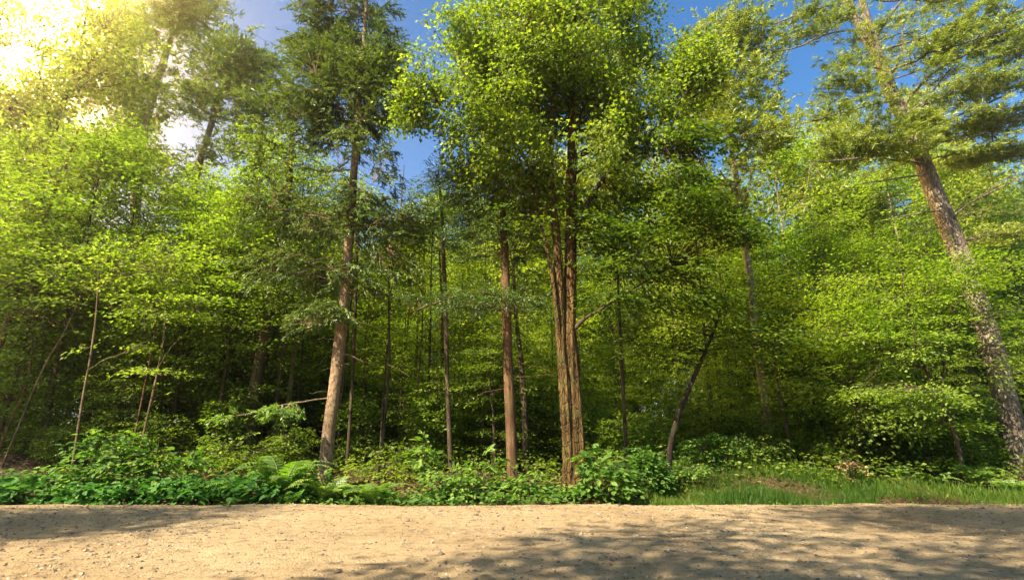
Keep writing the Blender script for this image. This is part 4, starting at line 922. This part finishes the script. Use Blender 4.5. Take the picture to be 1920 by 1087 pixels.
# low plants as one carpet along the road edge and under the trees
rng = np.random.RandomState(77)
def carpet(n, xr, yr, hmin, hmax, tm, leaf, mat, nl, name, label, size=.3, tint0=.5, keep=None, cool=True):
    x = rng.uniform(*xr, n); y = edge(x) + rng.uniform(*yr, n)
    k = np.ones(n, bool) if keep is None else keep(x, y)
    x, y = x[k], y[k]; n = len(x)
    c = np.stack([x, y, np.maximum(gh(x, y), np.where(y < edge(x) + .12, -.012, -9)) + rng.uniform(hmin, hmax, n)], -1)
    out = np.stack([rng.normal(size=n), rng.normal(size=n) - .4, .3 * np.ones(n)], -1)
    m = Mesh()
    foliage(m, c, out, 'spray', rng, size=size, leaf=leaf, n=nl, tmpl=tm, tint0=tint0, flat=.4, droop=.3)
    return tag(m.obj(name, [mat]), label, 'ground cover', kind='stuff')
carpet(420, (-11, -3.6), (.1, 1.0), .10, .42, T_oval(), .14, M_cool, 9, 'ground_cover', 'low broad leaved green plants along the left road edge', .34, .5)
carpet(300, (-4.2, 2.2), (.12, 1.1), .03, .22, T_oval(), .105, M_bush, 9, 'ground_cover', 'low yellow green plants along the middle of the road edge', .3, .55)
carpet(70, (-11, 12), (-.22, .12), .01, .05, T_oval(), .055, M_bush, 8, 'creeping_weeds', 'small weeds creeping from the verge onto the dirt road', .16, .45)
carpet(2600, (-16, 16), (1.0, 8), .03, .55, T_diamond(), .10, M_under, 11, 'undergrowth', 'shaded leafy undergrowth carpeting the wood', .45, .45, keep=lambda x, y: ~((x < -8.2) & (y < 14.2)))
carpet(2600, (-34, 34), (7, 26), .1, 1.3, T_diamond(), .14, M_under, 10, 'undergrowth', 'distant leafy undergrowth between the far trunks', .7, .5)

# grass on the verge
def grass(n, seed, label, xr, yr, h0, h1, keep):
    rng = np.random.RandomState(seed)
    x = rng.uniform(*xr, n); y = edge(x) + yr[0] + (yr[1] - yr[0]) * rng.uniform(0, 1, n)
    k = keep(x, y, rng); x, y = x[k], y[k]; n = len(x)
    p = np.stack([x, y, gh(x, y) - .01], -1)
    ax = np.stack([rng.normal(size=n) * .35, rng.normal(size=n) * .35, np.ones(n)], -1)
    nm = np.stack([rng.normal(size=n), rng.normal(size=n), .2 * np.ones(n)], -1)
    V = np.array([(-.5, 0, 0), (.5, 0, 0), (.38, .5, .6), (-.38, .5, .6), (0, 1, 2.2)], float)
    m = Mesh()
    leaves(m, p, ax, nm, rng.uniform(h0, h1, n) * np.clip(1 + .75 * noise3(p, 3.6, 4) + .4 * noise3(p, 1.1, 14), .5, 2.3), .07, np.clip(.45 + .42 * noise3(p, 1.6, 6) + rng.normal(size=n) * .2, 0, 1), (V, [[0, 1, 2], [0, 2, 3], [3, 2, 4]]))
    return tag(m.obj('grass', [M_grass]), label, 'grass', kind='stuff')
grass(80000, 401, 'green grass growing over the verge and mound at the right', (2.4, 16), (.08, 3.0), .06, .17,
      lambda x, y, r: (noise3(np.stack([x, y, 0 * x], -1), 1.3, 2) > r.uniform(-1.2, .3, len(x)) - 1.2) & ~((np.abs(x - 7.4) < .9) & (y < edge(x) + .55)) & (y < edge(x) + 1.3 + 2.0 * np.exp(-((x - 4.6) / 2.2) ** 2)))
grass(3000, 403, 'longer loose grass stems standing out of the verge', (2.6, 14), (.25, 2.2), .14, .28, lambda x, y, r: (noise3(np.stack([x, y, 0 * x], -1), 1.1, 12) > r.uniform(-.5, .8, len(x))) & (y < edge(x) + .8 + 1.4 * np.exp(-((x - 5) / 2) ** 2)))
grass(5000, 402, 'sparse short grass tufts at the road edge in front of the low plants', (-12, 2.6), (.05, .35), .04, .10, lambda x, y, r: noise3(np.stack([x, y, 0 * x], -1), 2.0, 2) > r.uniform(-.6, .9, len(x)))

# fallen leaves on the floor
rng = np.random.RandomState(91)
def litter(n, xr, yr, leaf):
    x = rng.uniform(*xr, n); y = edge(x) + rng.uniform(*yr, n)
    k = (x < 2.3) | (y > edge(x) + 1.9) | (np.abs(x - 7.4) < .9); x, y = x[k], y[k]; n = len(x)
    p = np.stack([x, y, gh(x, y) + rng.uniform(.0, .02, n)], -1)
    ax = rng.normal(size=(n, 3)) * np.array([1, 1, .25]); nm = UP + rng.normal(size=(n, 3)) * .4
    return p, ax, nm, leaf * rng.uniform(.6, 1.2, n), .6, rng.uniform(0, 1, n), T_diamond()
lm = Mesh(); leaves(lm, *litter(9000, (-16, 16), (.1, 6), .08)); leaves(lm, *litter(2600, (-12.5, -6.5), (1.2, 5), .09)); leaves(lm, *litter(700, (.6, 1.7), (.08, .5), .07))
x = rng.uniform(-10, 11, 260); y = edge(x) - .02 - 2.2 * rng.uniform(0, 1, 260) ** 2.2
leaves(lm, np.stack([x, y, road_h(x, y) + .006], -1), rng.normal(size=(260, 3)) * np.array([1, 1, .15]), UP + rng.normal(size=(260, 3)) * .25, .05 * rng.uniform(.5, 1.2, 260), .6, rng.uniform(.1, .8, 260), T_diamond())
tag(lm.obj('leaf_litter', [M_dry]), 'brown fallen leaves lying on the forest floor and road edge', 'leaf litter', kind='stuff')

# ------------------------------------------------------------------ sunlit air
hm, hnt, ho = newmat('haze_air')
pv = N(hnt, 'ShaderNodeVolumePrincipled', Density=0.0027, Anisotropy=0.905); pv.inputs['Color'].default_value = (1.0, .95, .82, 1)
hnt.links.new(pv.outputs[0], ho.inputs['Volume'])
hz = Mesh()
X, Y0, Y1, Z0, Z1 = 80, -68, 84, -2, 31
v = [(x, y, z) for z in (Z0, Z1) for y in (Y0, Y1) for x in (-X, X)]
hz.add(v, [[0, 2, 3, 1], [4, 5, 7, 6], [0, 1, 5, 4], [2, 6, 7, 3], [0, 4, 6, 2], [1, 3, 7, 5]])
tag(hz.obj('haze', [hm]), 'thin warm haze in the air of the wood', 'haze', kind='stuff')
